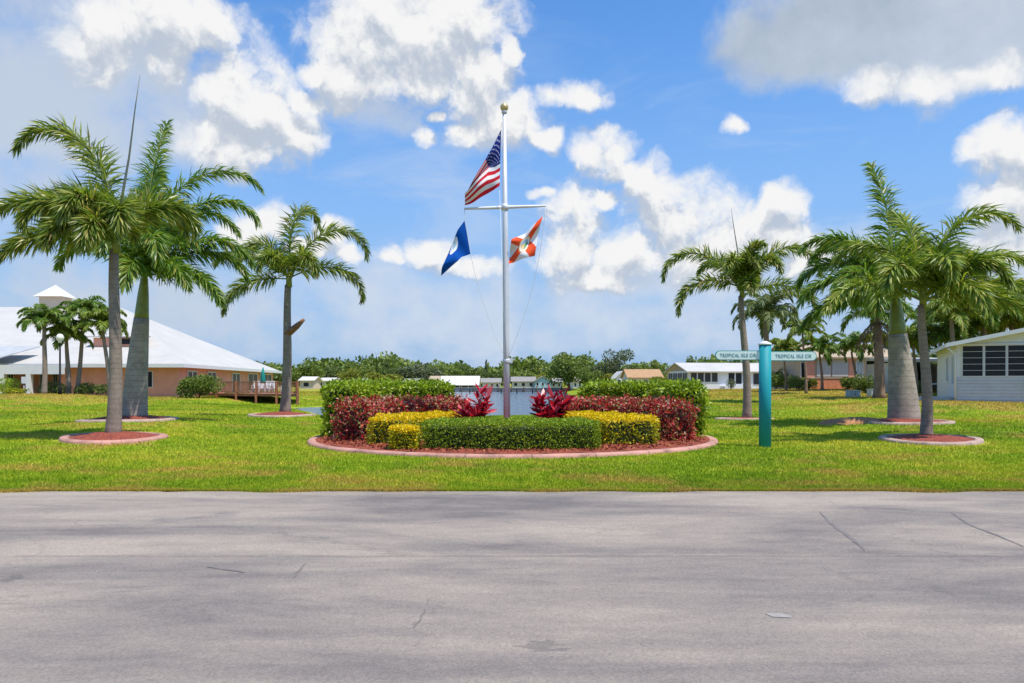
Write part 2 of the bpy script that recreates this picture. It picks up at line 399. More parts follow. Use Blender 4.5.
# ------------------------------------------------------------------ terrain
CP = [(113, 436, 20), (134, 418, 27), (285, 413, 36), (325, 420, 39), (262, 405, 62), (290, 405, 61), (30, 394, 57), (200, 397, 64), (270, 393, 88), (60, 412, 38), (10, 428, 27),
      (747, 420, 34), (903, 419, 27), (926, 438, 21), (960, 400, 38), (1024, 403, 36.6), (730, 389, 105), (853, 397, 55), (850, 389, 74),
      (680, 390, 100), (640, 396, 70), (830, 420, 30), (780, 405, 48), (1000, 425, 26)]
cps = [tuple(at(*c)) for c in CP]
for x in (-6, -3, 0, 3, 6):
    for y in (18, 22, 27, 33): cps.append((x, y, 0.0))
for x in range(-40, 41, 5): cps.append((x, 13.5, 0.0))
for x in (-120, -60, 0, 60, 120):
    for y in (175, 215, 300): cps.append((x, y, .4))
cps += [(-100, 90, .7), (-90, 50, .8), (100, 100, 1.1), (60, 40, .9), (45, 70, 1.1), (-40, 30, .5), (40, 25, .5), (60, 140, .8), (-60, 140, .5), (-30, 120, .4)]
CPA = np.array(cps)
POND = np.array([(-13, 49), (-9.6, 40.6), (-8, 40), (2, 42.5), (5, 46), (6.2, 68), (10.5, 150), (11, 166), (-14.5, 166), (-14, 100), (-13.2, 64), (-14.5, 60.5), (-16.5, 57)], float)
WZ = -.26
def pond_sd(x, y):
    P = np.stack([x, y], -1); d = np.full(x.shape, 1e9); ins = np.zeros(x.shape, bool)
    n = len(POND)
    for i in range(n):
        a, b = POND[i], POND[(i + 1) % n]; e = b - a; w = P - a
        t = np.clip((w @ e) / (e @ e), 0, 1); d = np.minimum(d, np.hypot(*(np.moveaxis(w - t[..., None] * e, -1, 0))))
        c = ((a[1] > y) != (b[1] > y)) & (x < (b[0] - a[0]) * (y - a[1]) / (b[1] - a[1] + 1e-12) + a[0])
        ins ^= c
    return np.where(ins, -d, d)
def G(x, y):
    x = np.asarray(x, float); y = np.asarray(y, float); shp = x.shape
    x = x.ravel(); y = y.ravel()
    num = np.zeros(len(x)); den = np.zeros(len(x))
    for cx, cy, cz in CPA:
        sc = 1.0 + (cy / 40.0) ** 2 * .5
        w = 1.0 / (((x - cx) ** 2 + (y - cy) ** 2) / sc + 3.0) ** 1.6
        num += w * cz; den += w
    z = num / den
    z += .03 * np.sin(x * .37 + 1.1) * np.sin(y * .31 + .4) * np.clip((y - 14) / 10, 0, 1)
    k = np.clip((y - 11.5) / 3.5, 0, 1); z *= k * k * (3 - 2 * k)
    sd = pond_sd(x, y); t = np.clip(sd / 5.0, 0, 1); t = t * t * (3 - 2 * t)
    shore = WZ + .06
    z = np.where(sd > 0, shore + (z - shore) * t, shore + np.maximum(sd * .6, -1.4))
    return z.reshape(shp)
def gz(x, y): return float(G(np.array([x]), np.array([y]))[0])
def ground(px, d):
    x = X(px, d); return Vector((x, d, gz(x, d)))

def build_ground():
    xs = np.concatenate([np.array([-1600, -900, -500, -300, -200, -150, -115, -90, -75, -62, -54]), np.arange(-48, 48.01, .6), np.array([54, 62, 75, 90, 115, 150, 200, 300, 500, 900, 1600])])
    ys = np.concatenate([np.array([-200, -60, -20, 0, 8, 10.5]), np.arange(11.0, 60, .5), np.arange(60, 115, 1.0), np.arange(116, 200, 3.0), np.array([205, 215, 230, 260, 300, 400, 600, 900, 1800])])
    Xg, Yg = np.meshgrid(xs, ys)
    Z = G(Xg, Yg); Z = np.where(Yg < 11.6, -.025, Z - .008)
    V = np.stack([Xg, Yg, Z], -1).reshape(-1, 3); nx, ny = len(xs), len(ys)
    i = np.arange(nx * ny).reshape(ny, nx)
    Fq = np.stack([i[:-1, :-1], i[:-1, 1:], i[1:, 1:], i[1:, :-1]], -1).reshape(-1, 4)
    struct(link('lawn', np_mesh('lawn', V, [Fq], M['lawn'], smooth=True)))
    # pond surface
    struct(MB().poly([(-24, 38, WZ), (18, 38, WZ), (18, 170, WZ), (-24, 170, WZ)]).build('pond_water', M['water']))
    # road
    mb = MB(); n = 400; x0, x1 = -45, 45
    ex = np.linspace(x0, x1, n); ey = 11.42 + .04 * np.sin(ex * 1.7) + .05 * np.sin(ex * .43 + 1) + .03 * rng.standard_normal(n)
    for k in range(n - 1):
        mb.poly([(ex[k], -40, 0), (ex[k + 1], -40, 0), (ex[k + 1], ey[k + 1], 0), (ex[k], ey[k], 0)])
    mb.poly([(-900, -40, 0), (x0, -40, 0), (x0, 11.4, 0), (-900, 11.4, 0)]); mb.poly([(x1, -40, 0), (900, -40, 0), (900, 11.4, 0), (x1, 11.4, 0)])
    def ribbon(pts, w, mat, z=.004):
        P = [Vector((a, b_, z)) for a, b_ in pts]
        for k in range(len(P) - 1):
            t = (P[k + 1] - P[k]).normalized(); s = Vector((-t.y, t.x, 0))
            w0 = w * (.35 + .65 * math.sin(PI * (k + .2) / len(P))); w1 = w * (.35 + .65 * math.sin(PI * (k + 1.2) / len(P)))
            mb.poly([P[k] - s * w0, P[k + 1] - s * w1, P[k + 1] + s * w1, P[k] + s * w0][::1], mat)
    def crack(pxs, w):
        pts = []
        for (a, b_), (c, d_) in zip(pxs[:-1], pxs[1:]):
            for q in range(6):
                t = q / 6; px, py = a + (c - a) * t + random.uniform(-1, 1) * 1.3, b_ + (d_ - b_) * t
                d = CAMZ * F_PX / (py - HZ); pts.append((X(px, d), d))
        ribbon(pts, w, 1)
    crack([(820, 512), (832, 524), (850, 537), (862, 547), (868, 553)], .024)
    crack([(952, 513), (968, 524), (995, 535), (1030, 549)], .02)
    crack([(306, 563), (297, 573), (293, 579)], .012)
    crack([(428, 600), (424, 612), (420, 620), (413, 630)], .006)
    crack([(208, 567), (222, 569), (236, 571), (246, 573)], .022)
    d = CAMZ * F_PX / (616 - HZ); c = X(780, d)
    mb.poly([(c - .06, d - .03, .004), (c + .06, d - .05, .004), (c + .075, d + .0, .004), (c + .01, d + .06, .004), (c - .09, d + .05, .004)], 2)
    struct(mb.build('road', [M['asphalt'], M['crack'], M['patch']]))
    # grass blades over the nearer lawn
    N = 640000
    u = rng.random(N); d = 11.36 + 95 * u ** 2.9
    x = (rng.random(N) * 2 - 1) * (d * .70 + .5)
    d += np.where(d < 11.9, -.17 * np.maximum(0, np.sin(x * 2.3) * np.sin(x * .9 + 2)) * rng.random(N), 0)
    keep = np.hypot(x, d - 22) > 5.67
    for bx, by, ra, rb in BEDS: keep &= ((x - bx) / ra) ** 2 + ((d - by) / rb) ** 2 > 1.0
    keep &= pond_sd(x, d) > .3
    x, d = x[keep], d[keep]; n = len(x)
    z = G(x, d) - .012; z = np.where(d < 11.6, np.maximum(z, -.02), z)
    h = (.028 + .03 * rng.random(n)) * (1 + (d - 11) * .014); w = (.006 + .005 * rng.random(n)) * (1 + (d - 11) * .055)
    a = rng.random(n) * 2 * PI; ln = .5 * h * rng.standard_normal(n); la = rng.random(n) * 2 * PI
    V = np.empty((n, 3, 3))
    V[:, 0] = np.stack([x - np.cos(a) * w, d - np.sin(a) * w, z], -1); V[:, 1] = np.stack([x + np.cos(a) * w, d + np.sin(a) * w, z], -1)
    V[:, 2] = np.stack([x + np.cos(la) * ln * 1.2, d + np.sin(la) * ln * 1.2, z + h], -1)
    struct(link('grass', np_mesh('grass', V.reshape(-1, 3), [np.arange(3 * n).reshape(n, 3)], M['blade'])), 'stuff')['label'] = 'short green and yellow grass blades of the lawn'

# ------------------------------------------------------------------ foliage helpers
def unit(v): return v / (np.linalg.norm(v, axis=-1, keepdims=True) + 1e-9)
def diamonds(P, D, L, W, droop=0.0):
    """leaf-shaped quads with a slight fold; P base, D direction"""
    n = len(P); R = unit(rng.standard_normal((n, 3))); S = unit(np.cross(D, R))
    L = np.asarray(L).reshape(-1, 1); W = np.asarray(W).reshape(-1, 1)
    V = np.empty((n, 4, 3)); V[:, 0] = P; V[:, 2] = P + D * L + np.array([0, 0, -1]) * L * droop
    m = P + D * L * .5; V[:, 1] = m + S * W * .5; V[:, 3] = m - S * W * .5
    return V.reshape(-1, 3), np.arange(4 * n).reshape(n, 4)

def frond_mesh(L, el0, droop, az, leaflen, mat, plum=2, n=48, spread=.8, grav=.5, wid=.045, t0=.13, curl=1.25, lat=0.0):
    """feather frond: arching rachis plus leaflets in several ranks; base at the origin"""
    t = np.linspace(0, 1, 26); e = np.radians(el0) - np.radians(droop) * t ** curl
    azs = np.radians(az) + np.radians(lat) * t ** 1.5
    T = np.stack([np.cos(e) * np.cos(azs), np.cos(e) * np.sin(azs), np.sin(e)], -1)
    P = np.vstack([[0, 0, 0], np.cumsum((T[1:] + T[:-1]) * .5 * L / 25, 0)])
    mb_pts = P[::2]; r0 = .022 + .006 * L
    ti = np.repeat(np.linspace(t0, .995, n), 2 * plum); ti = np.clip(ti + rng.normal(0, .006, len(ti)), t0, 1)
    k = len(ti); side = np.tile(np.repeat([1.0, -1.0], plum), n)
    def ip(A): return np.stack([np.interp(ti, t, A[:, j]) for j in range(3)], -1)
    B = ip(P); TT = unit(ip(T)); azi = np.interp(ti, t, azs)
    S = np.stack([-np.sin(azi), np.cos(azi), np.zeros(k)], -1); Nn = np.cross(S, TT) * -1
    phi = rng.uniform(-spread, spread, k) + .12
    al = np.radians(72 - 44 * ti + rng.normal(0, 7, k))
    D = np.cos(al)[:, None] * TT + np.sin(al)[:, None] * (side * np.cos(phi))[:, None] * S + (np.sin(al) * np.sin(phi))[:, None] * Nn
    prof = np.where(ti < .35, .6 + .4 * ti / .35, 1 - .58 * ((ti - .35) / .65) ** 1.4)
    ln = leaflen * prof * rng.uniform(.82, 1.12, k)
    D1 = unit(D + np.array([0, 0, -grav * .35])); D2 = unit(D + np.array([0, 0, -grav * 1.5]))
    mid = B + D1 * (ln * .5)[:, None]; tip = mid + D2 * (ln * .5)[:, None]
    Wd = unit(np.cross(D1, unit(Nn + .8 * rng.standard_normal((k, 3))))) * (wid * .5 * rng.uniform(.8, 1.2, k))[:, None]
    V = np.empty((k, 5, 3)); V[:, 0] = B - Wd * .45; V[:, 1] = B + Wd * .45; V[:, 2] = mid + Wd; V[:, 3] = mid - Wd; V[:, 4] = tip
    base = np.arange(k)[:, None] * 5
    q = base + np.array([[0, 1, 2, 3]]); tr = base + np.array([[3, 2, 4]])
    # rachis: square tube
    m = len(mb_pts); rr = np.linspace(r0, .005, m); RV = []
    tang = unit(np.gradient(mb_pts, axis=0)); sd = np.stack([-np.sin(np.radians(az)) * np.ones(m), np.cos(np.radians(az)) * np.ones(m), np.zeros(m)], -1); up = np.cross(tang, sd)
    for j in range(4):
        a = PI / 4 + j * PI / 2; RV.append(mb_pts + (sd * math.cos(a) + up * math.sin(a)) * rr[:, None])
    RV = np.stack(RV, 1).reshape(-1, 3); o = len(V) * 5
    rq = np.array([[o + i * 4 + j, o + i * 4 + (j + 1) % 4, o + (i + 1) * 4 + (j + 1) % 4, o + (i + 1) * 4 + j] for i in range(m - 1) for j in range(4)])
    return np_mesh('frond', np.vstack([V.reshape(-1, 3), RV]), [q, tr, rq], [mat, M['rachis']], [0, 0, 1])

def palm(label, px, d, crown, trunk_r, fronds, mat, tmat, name='palm_tree', group=None, shaft=None, leaflen=.62, plum=3, n=48, spear=None, wid=.045, spread=.85, grav=.5, lean_via=None, bulge=1.0, scale_px=None):
    """crown=(px,py) of the frond bases; fronds (az, el0, length in px, droop)"""
    b = ground(px, d); c = at(crown[0], crown[1], d) - b
    t = thing(name, label, 'palm tree', b, 0, group)
    H = c.z; s = d / F_PX
    pts = []; rad = []
    K = 14
    shaft_h = 0 if shaft is None else at(0, shaft, d).z - b.z
    top = shaft_h if shaft else H
    for i in range(K + 1):
        f = i / K; z = -.1 + (top + .1) * f; g = max(0, z / H)
        pts.append((c.x * g ** 1.2 + (.05 * math.sin(g * 5) if not shaft else 0), c.y * g, z))
        if shaft: r = trunk_r * (1.0 + .06 * math.exp(-z * 3) - .42 * max(0, z / top) ** 1.3)
        else: r = trunk_r * (1.0 + .25 * math.exp(-z * 3.5) - .38 * g ** 1.2)
        rad.append(r)
    MB().tube(pts, rad, 20).build('trunk', tmat, t)
    if shaft:
        r = rad[-1]; p0 = Vector(pts[-1]); p1 = Vector(c) + Vector((0, 0, .35))
        MB().tube([p0 - Vector((0, 0, .05)), p0.lerp(p1, .12), p0.lerp(p1, .5), p0.lerp(p1, .8), p1], [r * .97, r * .9, r * .72, r * .5, r * .28], 16).build('crownshaft', M['shaft'], t)
    else:
        r = rad[-1]
        MB().tube([Vector(c) - Vector((0, 0, .1)), Vector(c) + Vector((0, 0, .25)), Vector(c) + Vector((0, 0, .6))], [r * 1.05, r * .9, r * .35], 12).build('crownshaft', M['shaft'], t)
    for fr in fronds:
        az, el, Lp, dr = fr[:4]; me = frond_mesh(Lp * s, el, dr, az, leaflen, mat, plum, n, spread, grav, wid, curl=fr[4] if len(fr) > 4 else 1.8, lat=random.uniform(-14, 14))
        a = math.radians(az); o = link('frond', me, t, Vector(c) + Vector((math.cos(a) * .06, math.sin(a) * .06, random.uniform(.1, .4))))
    if spear:
        e = at(spear[0], spear[1], d) - b; c2 = Vector(c) + Vector((0, 0, .3))
        m1 = c2.lerp(e, .5) + Vector((.03, 0, 0))
        MB().tube([c2, c2.lerp(e, .25), m1, c2.lerp(e, .8), e], [.045, .036, .026, .015, .005], 8).build('spear_leaf', M['grey_spear'], t)
    return t

# ------------------------------------------------------------------ planting beds and palms
BEDS = []
def bed(label, px, d, ra, rb, rot, kerb, mound=.1, group='kerbed mulch rings round the palms', tilt=0.0):
    b = ground(px, d); BEDS.append((b.x, b.y, ra * .99, rb * .99))
    t = thing('planting_ring', label, 'planting bed', b, 0, group)
    def e(r_a, r_b, a):
        x, y = r_a * math.cos(a), r_b * math.sin(a); wob = 1 + .02 * math.sin(3 * a + px) + .012 * math.sin(5 * a)
        return (x * math.cos(rot) - y * math.sin(rot)) * wob, (x * math.sin(rot) + y * math.cos(rot)) * wob
    n = 72; prof = [(0, -.12), (0, .03), (.03, .065), (.17, .075), (.21, .05), (.22, -.1)]
    mb = MB(); V = []
    for i in range(n):
        a = 2 * PI * i / n
        for q, z in prof:
            x, y = e(ra - q, rb - q, a); V.append((x, y, gz(b.x + x, b.y + y) - b.z + z))
    k = len(prof); mb.V = V
    for i in range(n):
        j = (i + 1) % n
        for q in range(k - 1): mb.F.append((i * k + q, j * k + q, j * k + q + 1, i * k + q + 1)); mb.M.append(0); mb.S.append(True)
    mb.build('kerb', kerb, t)
    mb = MB(); rings = [1, .8, .55, .3, .05]; V = []
    for f in rings:
        for i in range(n):
            x, y = e((ra - .23) * f, (rb - .23) * f, 2 * PI * i / n)
            V.append((x, y, gz(b.x + x, b.y + y) - b.z + .035 + mound * (1 - f * f) + random.uniform(-.008, .012)))
    mb.V = V
    for r in range(len(rings) - 1):
        for i in range(n):
            j = (i + 1) % n; mb.F.append((r * n + i, r * n + j, (r + 1) * n + j, (r + 1) * n + i)); mb.M.append(0); mb.S.append(True)
    mb.F.append(tuple((len(rings) - 1) * n + i for i in range(n))); mb.M.append(0); mb.S.append(True)
    mb.build('mulch', M['mulch'], t)
    return t
bed('pink kerbed mulch ring round the nearest left palm trunk', 114, 20.0, 1.26, 1.75, .35, M['kerb_pink'])
bed('weathered mulch ring round the stout royal palm on the left', 129, 27.0, 1.62, 1.7, 0, M['kerb_pale'])
bed('pale kerbed mulch ring round the palm beside the pond inlet', 282, 35.2, 1.5, 1.8, 0, M['kerb_pale'])
bed('narrow kerbed ring round the palm behind the teal sign post', 744, 33.0, 1.25, 1.0, 0, M['kerb_pale'], .06)
bed('low kerbed ring round the swollen royal palm on the right', 907, 26.4, 1.5, 1.3, 0, M['kerb_pale'], .05)
bed('red mulch ring with pale kerb round the nearest right palm', 930, 20.5, 1.24, 1.75, -.4, M['kerb_pale'])

palm('slim grey foxtail palm nearest the road on the left, with a bare spear leaf', 113, 20.0, (116, 250), .18,
     [(173, 84, 182, 150, 2.3), (178, 36, 142, 85), (-168, 12, 112, 70), (-100, 66, 92, 160), (-60, 50, 85, 145), (-135, 55, 105, 145),
      (60, 62, 110, 140), (20, 55, 95, 140), (140, 45, 110, 110), (-118, 22, 80, 105), (166, 60, 120, 150, 2), (-80, 30, 85, 120), (100, 60, 100, 135)],
     M['fox'], M['trunk'], group='tall lawn palms', spear=(140, 75), leaflen=.78, n=66, plum=4, spread=1.3, grav=.3)
palm('stout royal palm with green crownshaft behind the slim left palm', 134, 27.0, (145, 280), .43,
     [(88, 88, 180, 40), (105, 80, 160, 70), (25, 82, 182, 130, 2), (6, 66, 150, 130, 2), (-4, 42, 125, 105), (-14, 8, 98, 70), (-60, 52, 105, 140), (-95, 64, 88, 150),
      (90, 65, 120, 120), (150, 65, 120, 130), (180, 50, 110, 120), (-40, 18, 85, 85), (45, 70, 140, 125, 2), (-75, 20, 80, 100), (12, 30, 110, 95)],
     M['royal'], M['trunk_royal'], group='tall lawn palms', shaft=318, leaflen=.95, plum=3, n=66, wid=.055, spread=.9, grav=.45)
p3 = palm('foxtail palm beside the pond inlet with a cut brown frond boot on its trunk', 285, 36.0, (289, 285), .235,
     [(70, 92, 120, 170, 2.6), (4, 70, 118, 165, 1.9), (14, 26, 92, 125), (176, 42, 84, 90), (188, 2, 78, 88), (-110, 62, 60, 150), (-50, 45, 66, 135), (160, 66, 90, 150)],
     M['fox'], M['trunk'], group='tall lawn palms', leaflen=.85, n=54, wid=.055, plum=4, spread=1.25, grav=.35)
b3 = Vector(p3.location)
MB().tube([at(286, 334, 36) - b3, at(290, 332, 35.9) - b3, at(297, 326, 35.8) - b3, at(304, 319.5, 35.7) - b3], [.17, .16, .14, .07], 10).build('frond_boot', M['brown'], p3)
palm('symmetrical foxtail palm behind the teal sign post with a thin spear leaf', 747, 34.0, (742, 296), .185,
     [(177, 60, 108, 150, 1.8), (188, 18, 84, 115), (3, 60, 110, 150, 1.8), (-6, 16, 92, 110), (-90, 75, 64, 150), (-120, 62, 64, 140), (-60, 62, 64, 140), (-75, 84, 68, 110), (60, 65, 75, 130), (120, 70, 75, 130), (-95, 30, 52, 100)],
     M['fox'], M['trunk'], group='tall lawn palms', spear=(731, 207), leaflen=.72, n=50, wid=.055, plum=4, spread=1.3, grav=.3)
palm('royal palm with swollen pale trunk on the right lawn', 904, 27.0, (895, 302), .52,
     [(100, 88, 148, 35), (178, 66, 122, 112, 2), (170, 46, 106, 110), (184, 30, 106, 95), (184, 4, 100, 62), (-150, 40, 98, 115), (-110, 62, 85, 140), (-60, 62, 85, 140), (5, 55, 105, 120), (90, 62, 115, 120), (135, 70, 115, 125), (-130, 22, 90, 100), (-75, 30, 80, 110), (45, 70, 120, 125)],
     M['royal'], M['trunk_royal'], group='tall lawn palms', shaft=334, leaflen=1.0, plum=3, n=64, wid=.055, spread=.9, grav=.45)
palm('grey palm nearest the road on the right, its fronds reaching right', 926, 21.0, (923, 305), .15,
     [(8, 74, 146, 125, 2), (0, 48, 130, 95), (-8, 24, 120, 75), (-22, 6, 105, 55), (-55, 45, 92, 120), (-95, 65, 88, 150), (-140, 48, 100, 125), (-166, 20, 125, 75), (160, 72, 115, 140), (100, 84, 105, 60), (60, 68, 105, 130), (-75, 25, 85, 110), (-50, 60, 95, 140), (35, 60, 115, 115)],
     M['palm_y'], M['trunk'], group='tall lawn palms', leaflen=.78, plum=3, n=60, spread=1.0, grav=.38)

# ------------------------------------------------------------------ main planter
PCX, PCY, PR = 0.0, 22.0, 5.72
def ring_planter():
    t = thing('flagpole_planter', 'large round mulch bed with pink concrete kerb round the flagpole', 'planting bed', (PCX, PCY, 0))
    n = 144; prof = [(0, -.1), (0, .035), (.03, .07), (.2, .08), (.24, .06), (.25, -.05)]; mb = MB(); k = len(prof)
    for i in range(n):
        a = 2 * PI * i / n; w = .03 * math.sin(a * 3 + 1) + .02 * math.sin(a * 7)
        for q, z in prof: r = PR - q + w; mb.V.append((r * math.cos(a), r * math.sin(a), z))
    for i in range(n):
        j = (i + 1) % n
        for q in range(k - 1): mb.F.append((i * k + q, j * k + q, j * k + q + 1, i * k + q + 1)); mb.M.append(0); mb.S.append(True)
    mb.build('kerb', M['kerb_pink'], t)
    mb = MB(); rs = [5.49, 5.33, 4.9, 4.4, 3.6, 2.6, 1.4, .1]; n = 96
    for r in rs:
        for i in range(n): a = 2 * PI * i / n; mb.V.append((r * math.cos(a), r * math.sin(a), .075 + .05 * (1 - (r / 5.4) ** 2) + random.uniform(-.015, .02)))
    for r in range(len(rs) - 1):
        for i in range(n): j = (i + 1) % n; mb.F.append((r * n + i, r * n + j, (r + 1) * n + j, (r + 1) * n + i)); mb.M.append(0); mb.S.append(False)
    mb.F.append(tuple((len(rs) - 1) * n + i for i in range(n))); mb.M.append(0); mb.S.append(False)
    mb.build('mulch', M['mulch'], t)
    # loose bark chips
    N = 9000; a = rng.random(N) * 2 * PI; r = 5.32 * np.sqrt(rng.random(N) * .75 + .25)
    P = np.stack([r * np.cos(a), r * np.sin(a), .1 + .05 * (1 - (r / 5.4) ** 2)], -1); D = unit(rng.standard_normal((N, 3)) * np.array([1, 1, .35]))
    V, Fq = diamonds(P, D, .05 + .05 * rng.random(N), .03 + .02 * rng.random(N))
    struct(link('bark_chips', np_mesh('bark_chips', V, [Fq], M['chip']), t), 'stuff')
M['chip'] = leafmat('bark_chip', [(0, (.12, .024, .012)), (.5, (.27, .055, .022)), (1, (.4, .15, .07))], .0, .9)
ring_planter()

def hedge(label, path, width, height, leaf, mat, core, n, name='hedge', cat='hedge', top=None, lsize=.09, wob=.06, z0=.08, group=None, loose=0.0, tb=.0):
    P = np.array(path, float); c = P.mean(0)
    seg = np.hypot(*np.diff(P, axis=0).T); s = np.concatenate([[0], np.cumsum(seg)]); Lt = s[-1]
    t = thing(name, label, cat, (c[0], c[1], z0), 0, group)
    def pos(u):
        x = np.interp(u, s, P[:, 0]); y = np.interp(u, s, P[:, 1])
        e = .35; a = np.stack([np.interp(np.clip(u + e, 0, Lt), s, P[:, 0]) - np.interp(np.clip(u - e, 0, Lt), s, P[:, 0]), np.interp(np.clip(u + e, 0, Lt), s, P[:, 1]) - np.interp(np.clip(u - e, 0, Lt), s, P[:, 1])], -1)
        a = unit(a); return np.stack([x, y], -1) - c, a, np.stack([-a[:, 1], a[:, 0]], -1)
    # core
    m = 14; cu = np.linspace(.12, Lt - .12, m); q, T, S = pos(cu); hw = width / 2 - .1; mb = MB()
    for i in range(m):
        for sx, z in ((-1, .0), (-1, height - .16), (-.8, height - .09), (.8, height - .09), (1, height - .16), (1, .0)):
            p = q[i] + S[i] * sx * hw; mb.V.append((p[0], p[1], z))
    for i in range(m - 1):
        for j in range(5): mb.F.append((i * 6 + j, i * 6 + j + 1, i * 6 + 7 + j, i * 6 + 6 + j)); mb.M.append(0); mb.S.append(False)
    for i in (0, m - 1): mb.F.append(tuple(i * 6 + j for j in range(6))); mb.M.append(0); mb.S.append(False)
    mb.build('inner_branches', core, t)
    per = 2 * height + width; A_side = Lt * per; A_end = 2 * width * height
    isend = rng.random(n) < A_end / (A_side + A_end)
    u = rng.random(n) * Lt; u = np.where(isend, np.where(rng.random(n) < .5, 0, Lt), u)
    v = rng.random(n) * per
    off = np.where(v < height, -1, np.where(v < height + width, (v - height) / width * 2 - 1, 1))
    z = np.where(v < height, v, np.where(v < height + width, height, per - v))
    off = np.where(isend, rng.random(n) * 2 - 1, off); z = np.where(isend, rng.random(n) * height, z)
    istop = (~isend) & (v >= height) & (v < height + width)
    q, T, S = pos(u)
    # soften the shoulders
    sh = .1; edge = (z > height - sh) & ~istop; off = np.where(edge, off * (1 - (.25 * ((z - height + sh) / sh) ** 2) * sh / (width / 2)), off)
    N3 = np.zeros((n, 3)); N3[istop, 2] = 1
    sd = ~istop & ~isend; N3[sd, :2] = S[sd] * np.sign(off[sd])[:, None]
    N3[isend, :2] = T[isend] * np.where(u[isend] > Lt / 2, 1, -1)[:, None]
    P3 = np.zeros((n, 3)); P3[:, :2] = q + S * (off * width / 2)[:, None]; P3[:, 2] = z
    b = wob * (np.sin(P3[:, 0] * 5.1 + P3[:, 2] * 4) * np.sin(P3[:, 1] * 4.3 + 1.7) + .6 * np.sin(P3[:, 0] * 11 + 2) * np.sin(P3[:, 1] * 9 + P3[:, 2] * 10))
    P3 += N3 * (b - rng.random(n) ** 2 * .13 + loose * rng.random(n) ** 4)[:, None]
    D = unit(N3 * .75 + rng.standard_normal((n, 3)) * .75 + np.array([0, 0, .25]))
    P3[:, 2] = np.maximum(P3[:, 2], .01)
    ls = lsize * rng.uniform(.7, 1.3, n)
    if top is None:
        V, Fq = diamonds(P3, D, ls, ls * .5, .15); link('foliage', np_mesh('foliage', V, [Fq], mat), t)
    else:
        tm = istop | (z > height * (.87 + .1 * rng.standard_normal(n))) | (rng.random(n) < tb)
        for nm, k, mm in (('foliage', ~tm, mat), ('golden_growth', tm, top)):
            V, Fq = diamonds(P3[k], D[k], ls[k], ls[k] * .5, .1); link(nm, np_mesh(nm, V, [Fq], mm), t)
    return t
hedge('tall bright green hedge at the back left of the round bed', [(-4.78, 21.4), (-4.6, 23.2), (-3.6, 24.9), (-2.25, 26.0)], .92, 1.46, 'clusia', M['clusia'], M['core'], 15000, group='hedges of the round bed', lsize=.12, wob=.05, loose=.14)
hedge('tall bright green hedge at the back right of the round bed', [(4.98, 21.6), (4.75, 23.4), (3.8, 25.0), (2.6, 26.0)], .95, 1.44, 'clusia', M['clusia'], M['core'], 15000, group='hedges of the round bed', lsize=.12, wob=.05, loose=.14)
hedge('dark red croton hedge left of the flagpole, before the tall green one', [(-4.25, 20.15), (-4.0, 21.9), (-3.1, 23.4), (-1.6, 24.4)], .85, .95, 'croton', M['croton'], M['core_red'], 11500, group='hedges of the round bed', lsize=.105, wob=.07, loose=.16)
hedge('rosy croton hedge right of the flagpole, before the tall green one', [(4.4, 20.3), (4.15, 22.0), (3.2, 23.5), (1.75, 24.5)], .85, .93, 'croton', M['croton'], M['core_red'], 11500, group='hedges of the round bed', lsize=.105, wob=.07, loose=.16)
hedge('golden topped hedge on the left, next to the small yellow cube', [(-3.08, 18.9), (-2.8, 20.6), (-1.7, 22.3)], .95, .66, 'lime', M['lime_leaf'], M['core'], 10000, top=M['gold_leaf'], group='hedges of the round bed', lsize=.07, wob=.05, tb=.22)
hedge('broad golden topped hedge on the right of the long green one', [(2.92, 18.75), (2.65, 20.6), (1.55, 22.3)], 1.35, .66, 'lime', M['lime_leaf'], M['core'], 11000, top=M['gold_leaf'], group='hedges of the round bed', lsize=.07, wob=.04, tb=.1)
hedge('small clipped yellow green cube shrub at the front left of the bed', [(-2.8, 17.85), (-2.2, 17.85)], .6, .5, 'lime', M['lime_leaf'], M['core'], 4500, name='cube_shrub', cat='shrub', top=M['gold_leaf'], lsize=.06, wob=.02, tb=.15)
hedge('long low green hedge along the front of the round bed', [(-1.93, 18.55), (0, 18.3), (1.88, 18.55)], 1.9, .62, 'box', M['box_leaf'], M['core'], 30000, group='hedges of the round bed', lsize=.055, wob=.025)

def ti_plant(label, x, y, canes):
    t = thing('ti_plant', label, 'plant', (x, y, .1), 0, 'red ti plants by the flagpole')
    for (cx, cy, h, nl, ln) in canes:
        MB().tube([(cx * .5, cy * .5, 0), (cx * .8, cy * .8, h * .5), (cx, cy, h)], [.02, .018, .014], 7).build('stem', M['twig'], t)
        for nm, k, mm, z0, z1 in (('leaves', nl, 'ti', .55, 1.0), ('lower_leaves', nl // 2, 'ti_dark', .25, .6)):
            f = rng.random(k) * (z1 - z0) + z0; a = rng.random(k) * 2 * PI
            P = np.stack([cx * f, cy * f, h * f], -1)
            el = np.radians(rng.uniform(15, 80, k) * (f if nm == 'leaves' else .6))
            D = np.stack([np.cos(a) * np.cos(el), np.sin(a) * np.cos(el), np.sin(el)], -1)
            L = ln * rng.uniform(.7, 1.15, k)[:, None]; S = unit(np.cross(D, np.array([0, 0, 1]) + .4 * rng.standard_normal((k, 3)))) * .055
            V = np.empty((k, 6, 3)); V[:, 0] = P; V[:, 1] = P + D * L * .35 + S; V[:, 2] = P + D * L * .75 + S * .8 - np.array([0, 0, .03]); V[:, 3] = P + D * L - np.array([0, 0, .1]) * L
            V[:, 5] = P + D * L * .35 - S; V[:, 4] = P + D * L * .75 - S * .8 - np.array([0, 0, .03])
            bI = np.arange(k)[:, None] * 6
            link(nm, np_mesh(nm, V.reshape(-1, 3), [bI + np.array([[0, 1, 2, 5]]), bI + np.array([[5, 2, 3, 4]])], M[mm]), t)
